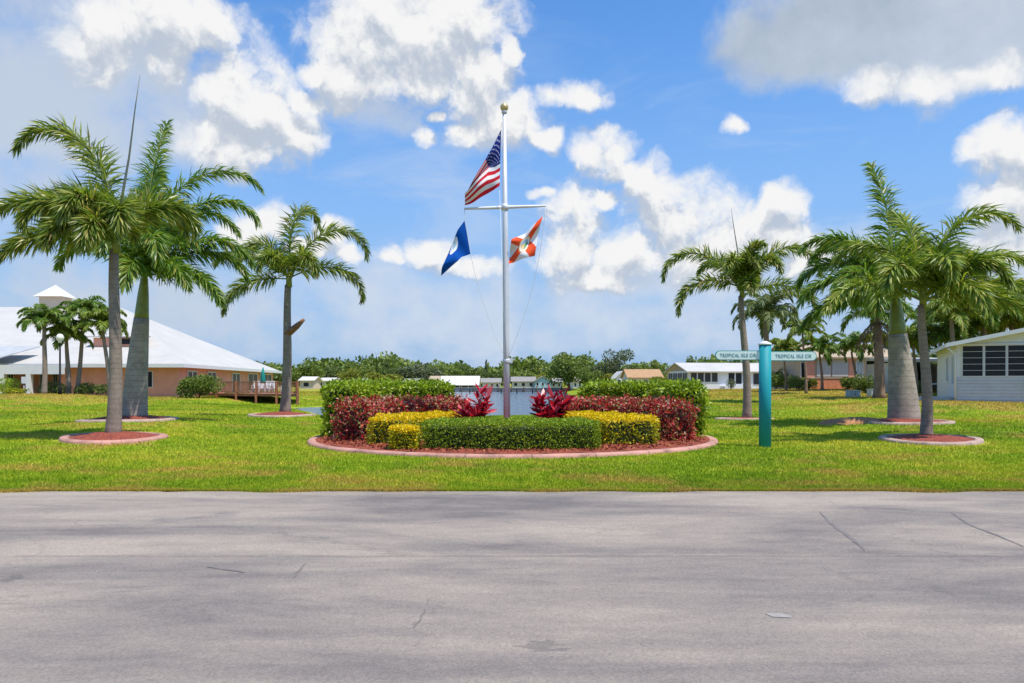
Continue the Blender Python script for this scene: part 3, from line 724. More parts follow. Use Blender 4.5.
ti_plant('upright red ti plant left of the flagpole', -1.1, 21.3, [(.25, .0, 1.28, 30, .42), (.42, .1, 1.1, 26, .42), (-.12, .05, .85, 28, .42), (.1, -.2, .6, 26, .4), (-.3, .1, .65, 22, .4), (.35, -.1, .75, 24, .4)])
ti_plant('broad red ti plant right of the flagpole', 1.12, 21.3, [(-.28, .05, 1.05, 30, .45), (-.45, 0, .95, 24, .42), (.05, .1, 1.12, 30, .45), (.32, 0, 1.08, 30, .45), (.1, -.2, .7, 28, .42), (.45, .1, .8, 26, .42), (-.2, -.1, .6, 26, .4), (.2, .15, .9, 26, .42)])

# ------------------------------------------------------------------ flagpole and flags
DP = 21.5
def flagpole():
    b = Vector((X(507, DP), DP, .1)); top = at(504.3, 112, DP) - b
    t = thing('flagpole', 'tall pale metal flagpole with yardarm and gold ball in the round bed', 'flagpole', b)
    MB().tube([(0, 0, 0), (top.x * .3, 0, top.z * .3), (top.x * .6, 0, top.z * .6), top], [.095, .086, .078, .05], 20).build('pole', M['pole'], t)
    MB().lathe([(.17, 0), (.17, .03), (.13, .06), (.125, .12)], (0, 0, 0), 20).build('base_collar', M['pole'], t)
    h = at(506.5, 361, DP) - b
    MB().lathe([(.1, -.06), (.108, -.04), (.108, .04), (.1, .06)], h, 16).box(h.x + .1, h.x + .17, -.04, .04, h.z - .06, h.z + .08).build('cleat_bracket', M['pole'], t)
    MB().lathe([(.065, -.04), (.085, 0), (.06, .05)], top, 16).build('truck', M['pole'], t)
    MB().lathe([(.02, -.02)] + [(.115 * math.sin(PI * i / 12), .1 - .115 * math.cos(PI * i / 12)) for i in range(1, 12)] + [(.005, .215)], top + Vector((0, 0, .03)), 20).build('finial_ball', M['gold'], t)
    l, r = at(464.3, 208.8, DP) - b, at(545.5, 205.8, DP) - b; m = l.lerp(r, .5)
    MB().tube([l, l.lerp(r, .25), m, l.lerp(r, .75), r], [.03, .042, .05, .042, .03], 12).build('yardarm', M['white'], t)
    MB().lathe([(.09, -.09), (.1, 0), (.09, .09)], m, 16).build('yard_clamp', M['pole'], t)
    lo = h + Vector((0, -.1, 0))
    for a, mid in ((l, at(478, 285, DP) - b), (r, at(533, 285, DP) - b)):
        pts = [Vector(a) * ((1 - u) ** 2) + (mid * 2 - a * .5 - lo * .5) * (2 * u * (1 - u)) + lo * u * u for u in [i / 14 for i in range(15)]]
        MB().tube(pts, .007, 5).build('halyard', M['rope'], t)
    MB().tube([at(500.8, 128, DP - .1) - b, at(503.6, 118, DP - .06) - b], .006, 5).build('halyard', M['rope'], t)
    MB().tube([at(499.6, 190, DP - .1) - b, at(503, 300, DP - .12) - b, lo], .006, 5).build('halyard', M['rope'], t)
flagpole()
def C(cx, cy): return (420 + cx / 3.4133, 90 + cy / 3.4133)
def interp_grid(us, vs, K, nu, nv, waves, d0):
    """K[i][j] crop-pixel control points (u index i, v index j) -> world grid with folds in depth"""
    K = np.array(K, float); U = np.linspace(0, 1, nu); Vv = np.linspace(0, 1, nv)
    A = np.stack([np.stack([np.interp(Vv, vs, K[i, :, c]) for c in (0, 1)], -1) for i in range(len(us))])   # (ni,nv,2)
    out = np.empty((nu, nv, 2))
    for j in range(nv):
        for c in (0, 1): out[:, j, c] = np.interp(U, us, A[:, j, c])
    for _ in range(2):   # soften
        for ax in (0, 1):
            o2 = out.copy(); sl = [slice(None)] * 3; a = list(sl); bb = list(sl); cc = list(sl)
            a[ax] = slice(1, -1); bb[ax] = slice(0, -2); cc[ax] = slice(2, None)
            o2[tuple(a)] = .5 * out[tuple(a)] + .25 * (out[tuple(bb)] + out[tuple(cc)]); out = o2
    Wd = np.empty((nu, nv, 3))
    for i in range(nu):
        for j in range(nv):
            px, py = C(*out[i, j]); d = d0 + waves(U[i], Vv[j]); p = at(px, py, d0); Wd[i, j] = (p.x, d, p.z)
    return Wd, U, Vv
def flag_obj(Wd, fn, mats, name, label):
    nu, nv = Wd.shape[:2]; o = Wd[0, 0].copy()
    V = (Wd - o).reshape(-1, 3); i = np.arange(nu * nv).reshape(nu, nv)
    Fq = np.stack([i[:-1, :-1], i[1:, :-1], i[1:, 1:], i[:-1, 1:]], -1).reshape(-1, 4)
    mi = np.array([[fn((a + .5) / (nu - 1), (b + .5) / (nv - 1)) for b in range(nv - 1)] for a in range(nu - 1)]).ravel()
    ob = link(name, np_mesh(name, V, [Fq], mats, [mi], smooth=True), None, Vector(o))
    return tag(ob, label, 'flag', 'flags on the flagpole')
# stars and stripes
def us(u, v):
    if u < .4 and v < 7 / 13:
        r = v / (7 / 13) * 10; c = u / .4 * 12
        ri, ci = round(r), round(c)
        if 1 <= ri <= 9 and 1 <= ci <= 11 and (ri + ci) % 2 == 0 and math.hypot((r - ri) * .9, (c - ci)) < .24: return 0
        return 2
    return 1 if int(v * 13) % 2 == 0 else 0
Wd, _, _ = interp_grid([0, .2, .4, .7, 1], [0, 7 / 13, 1],
    [[(277, 135), (274, 252), (272, 328)], [(250, 192), (257, 262), (250, 342)], [(224, 238), (236, 264), (222, 357)], [(190, 300), (196, 309), (187, 376)], [(156, 356), (154, 358), (152, 391)]],
    111, 105, lambda u, v: -.02 - .16 * u * math.sin(v * 9 + u * 3) - .07 * math.sin(u * 11 + v * 2) * u - .05 * u * math.sin(v * 17), DP - .1)
flag_obj(Wd, us, [M['flag_white'], M['flag_red'], M['flag_navy']], 'striped_flag', 'red and white striped flag with starry blue canton at the pole top')
# blue flag with white seal
def bl(u, v):
    r = math.hypot((u - .58) * 1.5, v - .24)
    if r < .25: return 1 if r > .19 or (abs(u - .58) > .06 and (int(u * 40) + int(v * 30)) % 3 == 0) else 2 if r < .1 else 1
    return 0
Wd, _, _ = interp_grid([0, .35, .6, 1], [0, .5, 1],
    [[(152, 446), (163, 505), (172, 560)], [(128, 478), (138, 532), (142, 570)], [(113, 512), (118, 552), (129, 585)], [(80, 592), (74, 612), (70, 633)]],
    61, 61, lambda u, v: -.1 * math.sin(u * 7 + v * 4) * u + .22 * max(0, .45 - v) * u, DP)
flag_obj(Wd, bl, [M['blue_flag'], M['flag_white'], M['seal_blue']], 'blue_flag', 'deep blue flag with a white seal under the left yardarm end')
# white flag with red saltire and seal
def fl(u, v):
    x, y = (u - .5) * 1.5, v - .5; r = math.hypot(x, y)
    if r < .29:
        if r > .25: return 2
        if r > .19: return 0
        return 3 if y < -.03 else (4 if x < 0 else 2)
    if min(abs(v - u), abs(v - (1 - u))) < .19: return 1
    return 0
Wd, _, _ = interp_grid([0, .5, 1], [0, .5, 1],
    [[(419, 430), (404, 490), (392, 566)], [(362, 486), (357, 527), (346, 578)], [(312, 512), (306, 548), (303, 594)]],
    81, 61, lambda u, v: -.12 * math.sin(u * 8 + v * 5) * u - .05 * math.sin(v * 9), DP)
flag_obj(Wd, fl, [M['flag_white'], M['flag_scarlet'], M['seal_gold'], M['seal_blue'], M['seal_green']], 'saltire_flag', 'white flag with red diagonal cross and seal under the right yardarm end')

# ------------------------------------------------------------------ street sign
def street_sign():
    d = 19.2; b = ground(765, d); t = thing('street_sign', 'teal post carrying two pale street name boards', 'street sign', b)
    h = at(0, 345, d).z - b.z; r = .148
    MB().tube([(0, 0, -.1), (0, 0, h)], r, 28).build('post', M['teal'], t)
    MB().lathe([(r + .012, 0), (r + .02, .03), (r * .75, .065), (.02, .1)], (0, 0, h), 28).build('cap', M['white'], t)
    for sgn, x_in, x_out, yc in ((-1, 762, 715, 355.4), (1, 768, 816.5, 356.2)):
        x0, x1 = X(x_in, d) - b.x, X(x_out, d) - b.x; zc = at(0, yc, d).z - b.z; hh = .122
        def shape(hh, inset):
            pts = [(x0, zc - hh)]; cx = x1 - sgn * hh
            for i in range(13):
                a = -PI / 2 + PI * i / 12; pts.append((cx + sgn * (hh - 0) * math.cos(a) - sgn * inset, zc + hh * math.sin(a)))
            pts.append((x0, zc + hh)); return pts
        yo = -.02
        o = MB().prism([(p[0], yo, p[1]) for p in shape(hh, 0)], (0, .04, 0)).build('name_board', M['sign_edge'], t)
        MB().prism([(p[0], yo - .006, p[1]) for p in shape(hh - .02, .02)], (0, .008, 0)).build('board_face', M['sign'], o)
        cu = bpy.data.curves.new('lettering', 'FONT'); cu.body = 'TROPICAL ISLE CIR'; cu.align_x = 'CENTER'; cu.align_y = 'CENTER'; cu.size = .118; cu.extrude = .003; cu.space_character = 1.12
        tmp = bpy.data.objects.new('lettering_tmp', cu); COL.objects.link(tmp); bpy.context.view_layer.update()
        me = bpy.data.meshes.new_from_object(tmp.evaluated_get(bpy.context.evaluated_depsgraph_get()))
        w = tmp.dimensions.x; bpy.data.objects.remove(tmp)
        me.materials.clear(); me.materials.append(M['sign_ink'])
        tx = link('lettering', me, o, ((x0 + x1) / 2 + sgn * .02, yo - .011, zc)); tx.rotation_euler = (PI / 2, 0, 0)
        k = .9 / w; tx.scale = (k, 1, 1)
street_sign()

build_ground()

# ------------------------------------------------------------------ buildings
def frame_of(c, deg):
    """local -> world helper data: origin c, x axis turned by deg"""
    return Vector(c), math.radians(deg)
def window(parent, x0, x1, z0, z1, y=0.0, frame='white', pane='dark', bars=0, hbars=0, fw=.06, name='window', side=None):
    """window on the wall plane y (facing -y); side='L' puts it on the plane x=y facing -x, side='R' facing +x"""
    def T(a, b, c): return (a, b, c) if side is None else ((b, a, c) if side == 'L' else (2 * y - b, a, c))
    def bx(mb, a0, a1, b0, b1, c0, c1):
        p, q = T(a0, b0, c0), T(a1, b1, c1)
        mb.box(min(p[0], q[0]), max(p[0], q[0]), min(p[1], q[1]), max(p[1], q[1]), c0, c1)
    mb = MB(); o = y - .05; i = y - .004
    bx(mb, x0, x0 + fw, o, i, z0, z1); bx(mb, x1 - fw, x1, o, i, z0, z1); bx(mb, x0 + fw, x1 - fw, o, i, z0, z0 + fw); bx(mb, x0 + fw, x1 - fw, o, i, z1 - fw, z1)
    for k in range(bars): c = x0 + (x1 - x0) * (k + 1) / (bars + 1); bx(mb, c - fw * .35, c + fw * .35, o + .01, i, z0 + fw, z1 - fw)
    for k in range(hbars): c = z0 + (z1 - z0) * (k + 1) / (hbars + 1); bx(mb, x0 + fw, x1 - fw, y - .024, i, c - .008, c + .008)
    f = mb.build(name, M[frame], parent)
    mb = MB(); bx(mb, x0 + fw + .001, x1 - fw - .001, y - .018, y - .006, z0 + fw + .001, z1 - fw - .001); mb.build('pane', M[pane], f)
    return f
def gable_roof(x0, x1, y0, y1, ze, zr, ov=.35, th=.1, axis='x'):
    """ridge along axis; returns MB with two slabs"""
    mb = MB()
    if axis == 'x':
        ym = (y0 + y1) / 2; s = (zr - ze) / (ym - y0); zo = ze - s * ov
        for a, b in ((y0 - ov, ym), (y1 + ov, ym)):
            mb.prism([(x0 - ov, a, zo), (x1 + ov, a, zo), (x1 + ov, b, zr), (x0 - ov, b, zr)], (0, 0, th))
    else:
        xm = (x0 + x1) / 2; s = (zr - ze) / (xm - x0); zo = ze - s * ov
        for a, b in ((x0 - ov, xm), (x1 + ov, xm)):
            mb.prism([(a, y0 - ov, zo), (a, y1 + ov, zo), (b, y1 + ov, zr), (b, y0 - ov, zr)], (0, 0, th))
    return mb
def house(label, loc, deg, w, d, h, rise, wall, roof, axis='x', wins=(), cat='house', name='house', group=None, base=1.0, door=None, ov=.35):
    """box house: local x along the front (y=0 faces the viewer), origin at front left corner"""
    t = thing(name, label, cat, loc, math.radians(deg), group)
    mb = MB(); 
    if axis == 'x':
        for x in (0, w): mb.poly([(x, 0, -base), (x, d, -base), (x, d, h), (x, d / 2, h + rise - .01), (x, 0, h)])
        mb.poly([(0, 0, -base), (w, 0, -base), (w, 0, h), (0, 0, h)]); mb.poly([(0, d, -base), (w, d, -base), (w, d, h), (0, d, h)])
    else:
        for y in (0, d): mb.poly([(0, y, -base), (w, y, -base), (w, y, h), (w / 2, y, h + rise - .01), (0, y, h)])
        for x in (0, w): mb.poly([(x, 0, -base), (x, d, -base), (x, d, h), (x, 0, h)])
    mb.build('wall', M[wall], t)
    gable_roof(0, w, 0, d, h, h + rise, ov, .12, axis).build('roof', M[roof], t)
    for wv in wins: window(t, *wv[:4], **(wv[4] if len(wv) > 4 else {}))
    if door:
        o = MB().box(door[0], door[1], -.05, -.004, 0, 2.05).build('door', M['white'], t); MB().box(door[1] - .14, door[1] - .09, -.1, -.05, .95, 1.05).build('handle', M['gold'], o)
    return t

# ---- clubhouse on the left
def clubhouse():
    z0 = .35; o = Vector((-29.1, 67.0, z0)); t = thing('clubhouse', 'long peach clubhouse with broad white roof, cupola and columned porch', 'building', o)
    def w(x, y, z): return (x - o.x, y - o.y, z - z0)
    def bxw(mb, x0, x1, y0, y1, za, zb, m=0): return mb.box(x0 - o.x, x1 - o.x, y0 - o.y, y1 - o.y, za - z0, zb - z0, m)
    ze = 3.22
    # walls: front wing, porch recess, right wing
    mb = MB()
    mb.poly([w(-39.5, 67, -.5), w(-29.1, 67, -.5), w(-29.1, 67, ze), w(-39.5, 67, ze)]); mb.poly([w(-39.5, 67, -.5), w(-39.5, 71, -.5), w(-39.5, 71, ze), w(-39.5, 67, ze)])
    mb.poly([w(-75, 71, -.5), w(-39.5, 71, -.5), w(-39.5, 71, ze), w(-75, 71, ze)])
    mb.poly([w(-29.1, 67, -.5), w(-33.0, 106, -.5), w(-33.0, 106, ze), w(-29.1, 67, ze)]); mb.poly([w(-33, 106, -.5), w(-75, 106, -.5), w(-75, 106, ze), w(-33, 106, ze)])
    mb.build('wall', M['peach'], t)
    # roof
    FL, FR, BR, BL = w(-75, 66.2, ze), w(-28.3, 66.2, ze), w(-32.2, 107, ze), w(-75, 107, ze)
    R0, R1, R2 = w(-75, 86, 10.1), w(-44, 86, 10.1), w(-41.2, 101, 7.35)
    mb = MB(); mb.poly([FL, FR, R1, R0]); mb.poly([FR, BR, R2]); mb.poly([FR, R2, R1]); mb.poly([BR, BL, R2]); mb.poly([BL, R0, R2]); mb.poly([R0, R1, R2])
    mb.poly([w(-75, 66.2, ze - .02), w(-75, 107, ze - .02), w(-32.2, 107, ze - .02), w(-28.3, 66.2, ze - .02)])
    mb.build('roof', M['ribbed'], t)
    # fascia / gutter
    mb = MB(); 
    mb.prism([w(-75, 66.05, ze - .28), w(-28.2, 66.05, ze - .28), w(-28.2, 66.05, ze + .04), w(-75, 66.05, ze + .04)], (0, .14, 0))
    mb.prism([w(-28.15, 66.2, ze - .28), w(-32.05, 107, ze - .28), w(-32.05, 107, ze + .04), w(-28.15, 66.2, ze + .04)], (-.14, 0, 0))
    mb.build('fascia', M['white'], t)
    # clerestory band let into the front slope, and a porch gable
    mb = MB(); mb.prism([w(-38.8, 71.2, 4.7), w(-33.9, 71.2, 4.7), w(-36.3, 75.2, 4.7), w(-38.8, 75.2, 4.7)], (0, 0, 1.1)); mb.build('clerestory', M['peach'], t)
    mb = MB(); mb.prism([w(-39.2, 70.8, 5.82), w(-33.3, 70.8, 5.82), w(-38.2, 78.9, 7.55), w(-39.2, 78.9, 7.55)], (0, 0, .1)); mb.build('clerestory_roof', M['ribbed'], t)
    mb = MB(); bxw(mb, -36.4, -34.3, 71.13, 71.19, 5.2, 5.7); mb.build('clerestory_window', M['dark'], t)
    # valley roof of a lower wing at far left, greyer than the main roof
    mb = MB(); mb.prism([w(-60, 64.2, 3.45), w(-43.6, 64.2, 3.45), w(-42.1, 68.5, 4.8), w(-60, 68.5, 4.8)], (0, 0, .1)); mb.build('porch_roof', M['porch_metal'], t)
    mb = MB(); bxw(mb, -60, -38.2, 65.2, 65.6, 2.35, 3.14); mb.build('porch_beam', M['white'], t)
    for px in (29.5, 3):
        x = X(px, 65.4); mb = MB(); bxw(mb, x - .3, x + .3, 65.1, 65.7, .0, .7); bxw(mb, x - .2, x + .2, 65.2, 65.6, .7, 2.35); mb.build('column', M['white'], t)
    for px0, px1 in ((8, 14), (40, 47), (53, 58), (59, 65)):
        x0, x1 = X(px0, 71), X(px1, 71); window(t, x0 - o.x, x1 - o.x, .75 - z0, 2.6 - z0, 71 - o.y, bars=1)
    window(t, X(146.5, 67) - o.x, X(153, 67) - o.x, 1.2 - z0, 2.65 - z0, 0, bars=0)
    # windows along the right wall (wall turned a little)
    ang = math.atan2(-3.9, 39.0)   # x per y
    def rw(px):     # parameter along the right wall where the pixel column meets it
        k = (px - 512) / F_PX; s = (k * 67 + 29.1) / (-3.9 - k * 39.0); return s
    L = math.hypot(3.9, 39)
    wing = MB(); 
    def rwin(pa, pb, za, zb, nm, bars):
        s0, s1 = rw(pa), rw(pb); a = Vector((-3.9 * s0, 39 * s0, 0)); b_ = Vector((-3.9 * s1, 39 * s1, 0)); nrm = Vector((39, 3.9, 0)).normalized()
        u = (b_ - a); wd = u.length; u.normalize(); mb = MB(); fwd = .12
        def seg(p, q, c0, c1, t0, t1, mbb):
            P = a + u * p; Q = a + u * q
            mbb.prism([P + nrm * t0 + Vector((0, 0, c0)), Q + nrm * t0 + Vector((0, 0, c0)), Q + nrm * t0 + Vector((0, 0, c1)), P + nrm * t0 + Vector((0, 0, c1))], nrm * (t1 - t0))
        za -= z0; zb -= z0
        seg(0, fwd, za, zb, .01, .08, mb); seg(wd - fwd, wd, za, zb, .01, .08, mb); seg(fwd, wd - fwd, zb - fwd, zb, .01, .08, mb); seg(fwd, wd - fwd, za, za + fwd, .01, .08, mb)
        for k in range(bars): c = wd * (k + 1) / (bars + 1); seg(c - fwd * .8, c + fwd * .8, za + fwd, zb - fwd, .015, .07, mb)
        f = mb.build(nm, M['white'], t); m2 = MB(); seg(fwd + .002, wd - fwd - .002, za + fwd + .002, zb - fwd - .002, .012, .03, m2); m2.build('pane', M['dark'], f)
    rwin(187, 196.5, .9, 2.75, 'window', 1); rwin(207, 215.5, .9, 2.75, 'window', 1); rwin(232, 239.5, .6, 2.75, 'french_door', 1); rwin(248, 257, .6, 2.8, 'window', 1); rwin(259.5, 271, .6, 2.8, 'window', 2)
    # cupola
    cx, cy = -51.1, 86.0; mb = MB(); bxw(mb, cx - 1.15, cx + 1.15, cy - 1.15, cy + 1.15, 9.2, 11.2); mb.build('cupola', M['peach_light'], t)
    mb = MB(); A = w(cx, cy, 12.6); q = [w(cx - 1.6, cy - 1.6, 11.15), w(cx + 1.6, cy - 1.6, 11.15), w(cx + 1.6, cy + 1.6, 11.15), w(cx - 1.6, cy + 1.6, 11.15)]
    for i in range(4): mb.poly([q[i], q[(i + 1) % 4], A])
    mb.poly(q[::-1]); mb.build('cupola_roof', M['roof_white'], t)
    # deck
    return t
M['porch_metal'] = plain('grey_porch_roof', (.42, .43, .44), .6, .15, 1)
M['peach_light'] = plain('pale_peach', (.6, .47, .36), .85, .08)
clubhouse()

def deck():
    # floor polygon beside the right wing, running out towards the pond
    A, B, Cc, D = (-27.2, 66.5), (-17.3, 62.0), (-19.4, 69.5), (-29.0, 82.0); zf = .72
    o = Vector((A[0], A[1], 0)); t = thing('deck', 'reddish timber deck on posts beside the clubhouse with slatted railing', 'deck', o)
    def w(x, y, z): return Vector((x - o.x, y - o.y, z))
    MB().prism([w(*A, zf - .22), w(*B, zf - .22), w(*Cc, zf - .22), w(*D, zf - .22)], (0, 0, .22)).build('floor', M['wood'], t)
    rail = MB()
    def run(P, Q, n, k0=0):
        P, Q = Vector((*P, 0)), Vector((*Q, 0)); u = (Q - P).normalized(); s = Vector((-u.y, u.x, 0)) * .03
        for z0_, z1_ in ((.92, 1.0), (.08, .15)):
            a = P - o; b = Q - o; a.z = b.z = 0
            rail.prism([a + s + Vector((0, 0, zf + z0_)), b + s + Vector((0, 0, zf + z0_)), b - s + Vector((0, 0, zf + z0_)), a - s + Vector((0, 0, zf + z0_))], (0, 0, z1_ - z0_))
        m = int((Q - P).length / .14)
        for k in range(m):
            c = P.lerp(Q, (k + .5) / m) - o; rail.box(c.x - .022, c.x + .022, c.y - .022, c.y + .022, zf + .152, zf + .918)
        for k in range(k0, n + 1):
            c = P.lerp(Q, k / n) - o; g = gz(P.lerp(Q, k / n).x, P.lerp(Q, k / n).y)
            MB().box(c.x - .08, c.x + .08, c.y - .08, c.y + .08, min(g, zf) - .4, zf + 1.06).build('post', M['wood'], t)
    run(A, B, 5); run((B[0] - .1, B[1] + .12), Cc, 3, 1)
    rail.build('railing', M['wood'], t)
    for k, (px, d) in enumerate(((255, 68.5), (262, 69.5), (270, 67.5), (277, 66.5))):
        x = X(px, d); ch = thing('deck_chair', ('white deck chair nearest the clubhouse wall', 'white deck chair just left of the furled parasol', 'white deck chair just right of the furled parasol', 'white deck chair nearest the pond end of the deck')[k], 'chair', (x, d, zf), .4 * k, 'white chairs on the clubhouse deck')
        MB().box(-.27, .27, -.27, .27, .36, .42).build('seat', M['white'], ch)
        MB().prism([(-.27, .25, .42), (.27, .25, .42), (.27, .42, 1.05), (-.27, .42, 1.05)], (0, .04, 0)).build('backrest', M['white'], ch)
        for sx in (-.24, .24):
            MB().box(sx - .05, sx + .05, -.3, .3, .6, .64).build('armrest', M['white'], ch)
            for sy in (-.24, .24): MB().box(sx - .025, sx + .025, sy - .025, sy + .025, 0, .36 if sy > 0 else .6).build('leg', M['white'], ch)
    d = 66.8; u = thing('parasol', 'furled teal parasol standing on the clubhouse deck', 'parasol', (X(263, d), d, zf))
    MB().tube([(0, 0, 0), (0, 0, 2.3)], .03, 10).build('pole', M['white'], u)
    MB().tube([(0, 0, .85), (0, 0, 1.0), (0, 0, 1.7), (0, 0, 2.25)], [.2, .24, .16, .04], 12).build('canopy', M['umbrella'], u)
    MB().lathe([(.28, 0), (.28, .06), (.06, .1)], (0, 0, 0), 16).build('base', M['concrete'], u)
deck()
def lamp_post():
    d = 57; b = ground(60, d); t = thing('lamp_post', 'black lamp post with pale globe among the palms before the clubhouse', 'street lamp', b); h = at(60, 343, d).z - b.z
    MB().tube([(0, 0, -.1), (0, 0, .5), (0, 0, .55), (0, 0, h)], [.13, .12, .07, .06], 12).build('pole', M['black'], t)
    MB().lathe([(.1, 0), (.12, .06), (.1, .1), (.24, .25), (.28, .42), (.2, .6), (.08, .68)], (0, 0, h), 16).build('globe', M['globe'], t)
lamp_post()
d = 62; b = ground(24, d); t = thing('notice_sign', 'small white notice board by the clubhouse porch column', 'sign', b)
MB().box(-.03, .03, -.03, .03, -.1, .75).build('post', M['white'], t); z = at(0, 383.5, d).z - b.z; MB().box(-.19, .19, -.05, -.031, z, z + .55).build('board', M['white'], t)

# ---- white house at the right edge
def right_house():
    b = Vector((22.0, 38.0, .76)); t = thing('manufactured_house', 'white sided bungalow at the right with a low white gable and dark louvred windows', 'house', b, math.radians(-25))
    w, dp, h, rise = 8.2, 12.0, 2.76, .84
    mb = MB()
    for y in (0, dp): mb.poly([(0, y, -.6), (w, y, -.6), (w, y, h), (w / 2, y, h + rise), (0, y, h)])
    for x in (0, w): mb.poly([(x, 0, -.6), (x, dp, -.6), (x, dp, h), (x, 0, h)])
    mb.build('wall', M['siding_s'], t)
    mb = MB()
    for k in range(9):
        z = -.3 + .16 * k; mb.prism([(-.04, -.045, z), (-.04, -.012, z + .158), (-.04, -.004, z + .158), (-.04, -.004, z)], (w + .08, 0, 0))
    mb.build('lower_siding', M['skirt'], t)
    gable_roof(0, w, 0, dp, h, h + rise, .45, .14, 'y').build('roof', M['ribbed'], t)
    mb = MB()
    for a, bq in (((-.47, h - .12), (w / 2, h + rise - .025)), ((w / 2, h + rise - .025), (w + .47, h - .12))):
        mb.prism([(a[0], -.5, a[1] - .03), (bq[0], -.5, bq[1] - .03), (bq[0], -.5, bq[1] + .16), (a[0], -.5, a[1] + .16)], (0, .045, 0))
    mb.box(-.52, -.46, -.5, dp + .5, h - .16, h + .02); mb.build('fascia', M['white'], t)
    for i in range(8):
        x0 = .22 + .95 * i; window(t, x0, x0 + .92, 1.15, 2.69, 0, fw=.035, hbars=4, name='louvre_window')
    MB().box(.12, w - .12, -.075, -.052, 2.7, 2.76).build('window_header', M['white'], t)
    window(t, 1.2, 2.1, .75, 2.25, 0, side='L', pane='pale_glass', name='side_window')
    window(t, 4.4, 5.3, .9, 2.25, 0, side='L', pane='pale_glass', name='side_window')
    MB().tube([(-.42, -.42, h - .2), (-.1, -.1, h - .45), (-.07, -.1, h - .6), (-.07, -.1, -.1)], .04, 8).build('downspout', M['white'], t)
    MB().box(2.9, 3.12, -.16, -.032, .62, 1.02).box(2.98, 3.04, -.1, -.034, -.1, .6).build('meter_box', M['box'], t)
    MB().box(-1.6, .6, .25, 3.2, -.35, .12).build('step_slab', M['concrete'], t)
M['skirt'] = plain('grey_skirting', (.52, .52, .53), .6, .08, 2)
M['siding_s'] = siding('upper_siding', (.72, .73, .75), .2); M['pale_glass'] = plain('pale_glass', (.35, .43, .47), .12, .15)
right_house()
# carport house behind it
def carport(label, loc, deg, w, d, h, rise):
    t = thing('carport', label, 'carport', loc, math.radians(deg))
    MB().prism([(-.3, -.3, h), (w + .3, -.3, h), (w + .3, d, h + rise), (-.3, d, h + rise)], (0, 0, .22)).build('roof', M['roof_white'], t)
    for i in range(4): x = w * i / 3; MB().box(x - .05, x + .05, 0, .1, -.5, h).build('post', M['white'], t)
    MB().box(0, w, d - .1, d, -.5, h + rise - .05).build('back_wall', M['dark_screen'], t); MB().box(.1, w - .1, 0, .06, .75, .85).build('rail', M['white'], t)
    MB().box(w - .1, w, .2, d - .12, -.5, h - .02).build('side_wall', M['pale_wall'], t); MB().box(0, .1, .2, d - .12, -.5, h - .02).build('side_wall', M['pale_wall'], t)
b = ground(894, 62); carport('dark screened carport with white roof behind the grey road palm', b, -8, 5.0, 7, 2.55, .35)

# ---- pink and white building behind the right lawn
def pink():
    d = 76.0; x0 = X(801, d); b = Vector((x0, d, gz(x0, d))); t = thing('patio_house', 'salmon and white house with big pale shutters and tan roof', 'house', b)
    s = d / F_PX; P = lambda px: X(px, d) - x0; Z = lambda py: at(0, py, d).z - b.z
    MB().box(0, P(893), 0, 9, -.5, Z(357.5)).build('wall', M['beige_wall'], t)
    m = gable_roof(P(797), P(893), 0, 9, Z(357), Z(343), .5, .15, 'x'); m.build('roof', M['tan_roof'], t)
    MB().box(P(806), P(814.5), -.06, -.01, -.4, Z(358)).build('salmon_pier', M['peach'], t); MB().box(P(848.5), P(854), -.06, -.01, -.4, Z(358)).build('salmon_pier', M['peach'], t)
    for a, c in ((816.5, 830.5), (832, 848)): MB().box(P(a), P(c), -.08, -.012, Z(376.5), Z(358.5)).build('shutter', M['grey_wall'], t)
    window(t, P(791.5) + .9, P(797) + 1.3, Z(384), Z(362), 0, pane='dark')
    for a, c in ((856, 863), (866, 872), (880, 888)): window(t, P(a), P(c), Z(384), Z(360), 0, pane='pale_glass', bars=1)
    f = thing('brick_planter', 'low coral coloured planter wall in front of the salmon house', 'planter', (x0, d - 2.2, b.z))
    MB().box(P(802), P(862), 0, .35, -.6, Z(378.5)).build('wall', M['coral'], f); MB().box(P(802) - .05, P(862) + .05, -.05, .4, Z(378.5) + .002, Z(378.5) + .08).build('coping', M['concrete'], f)
pink()
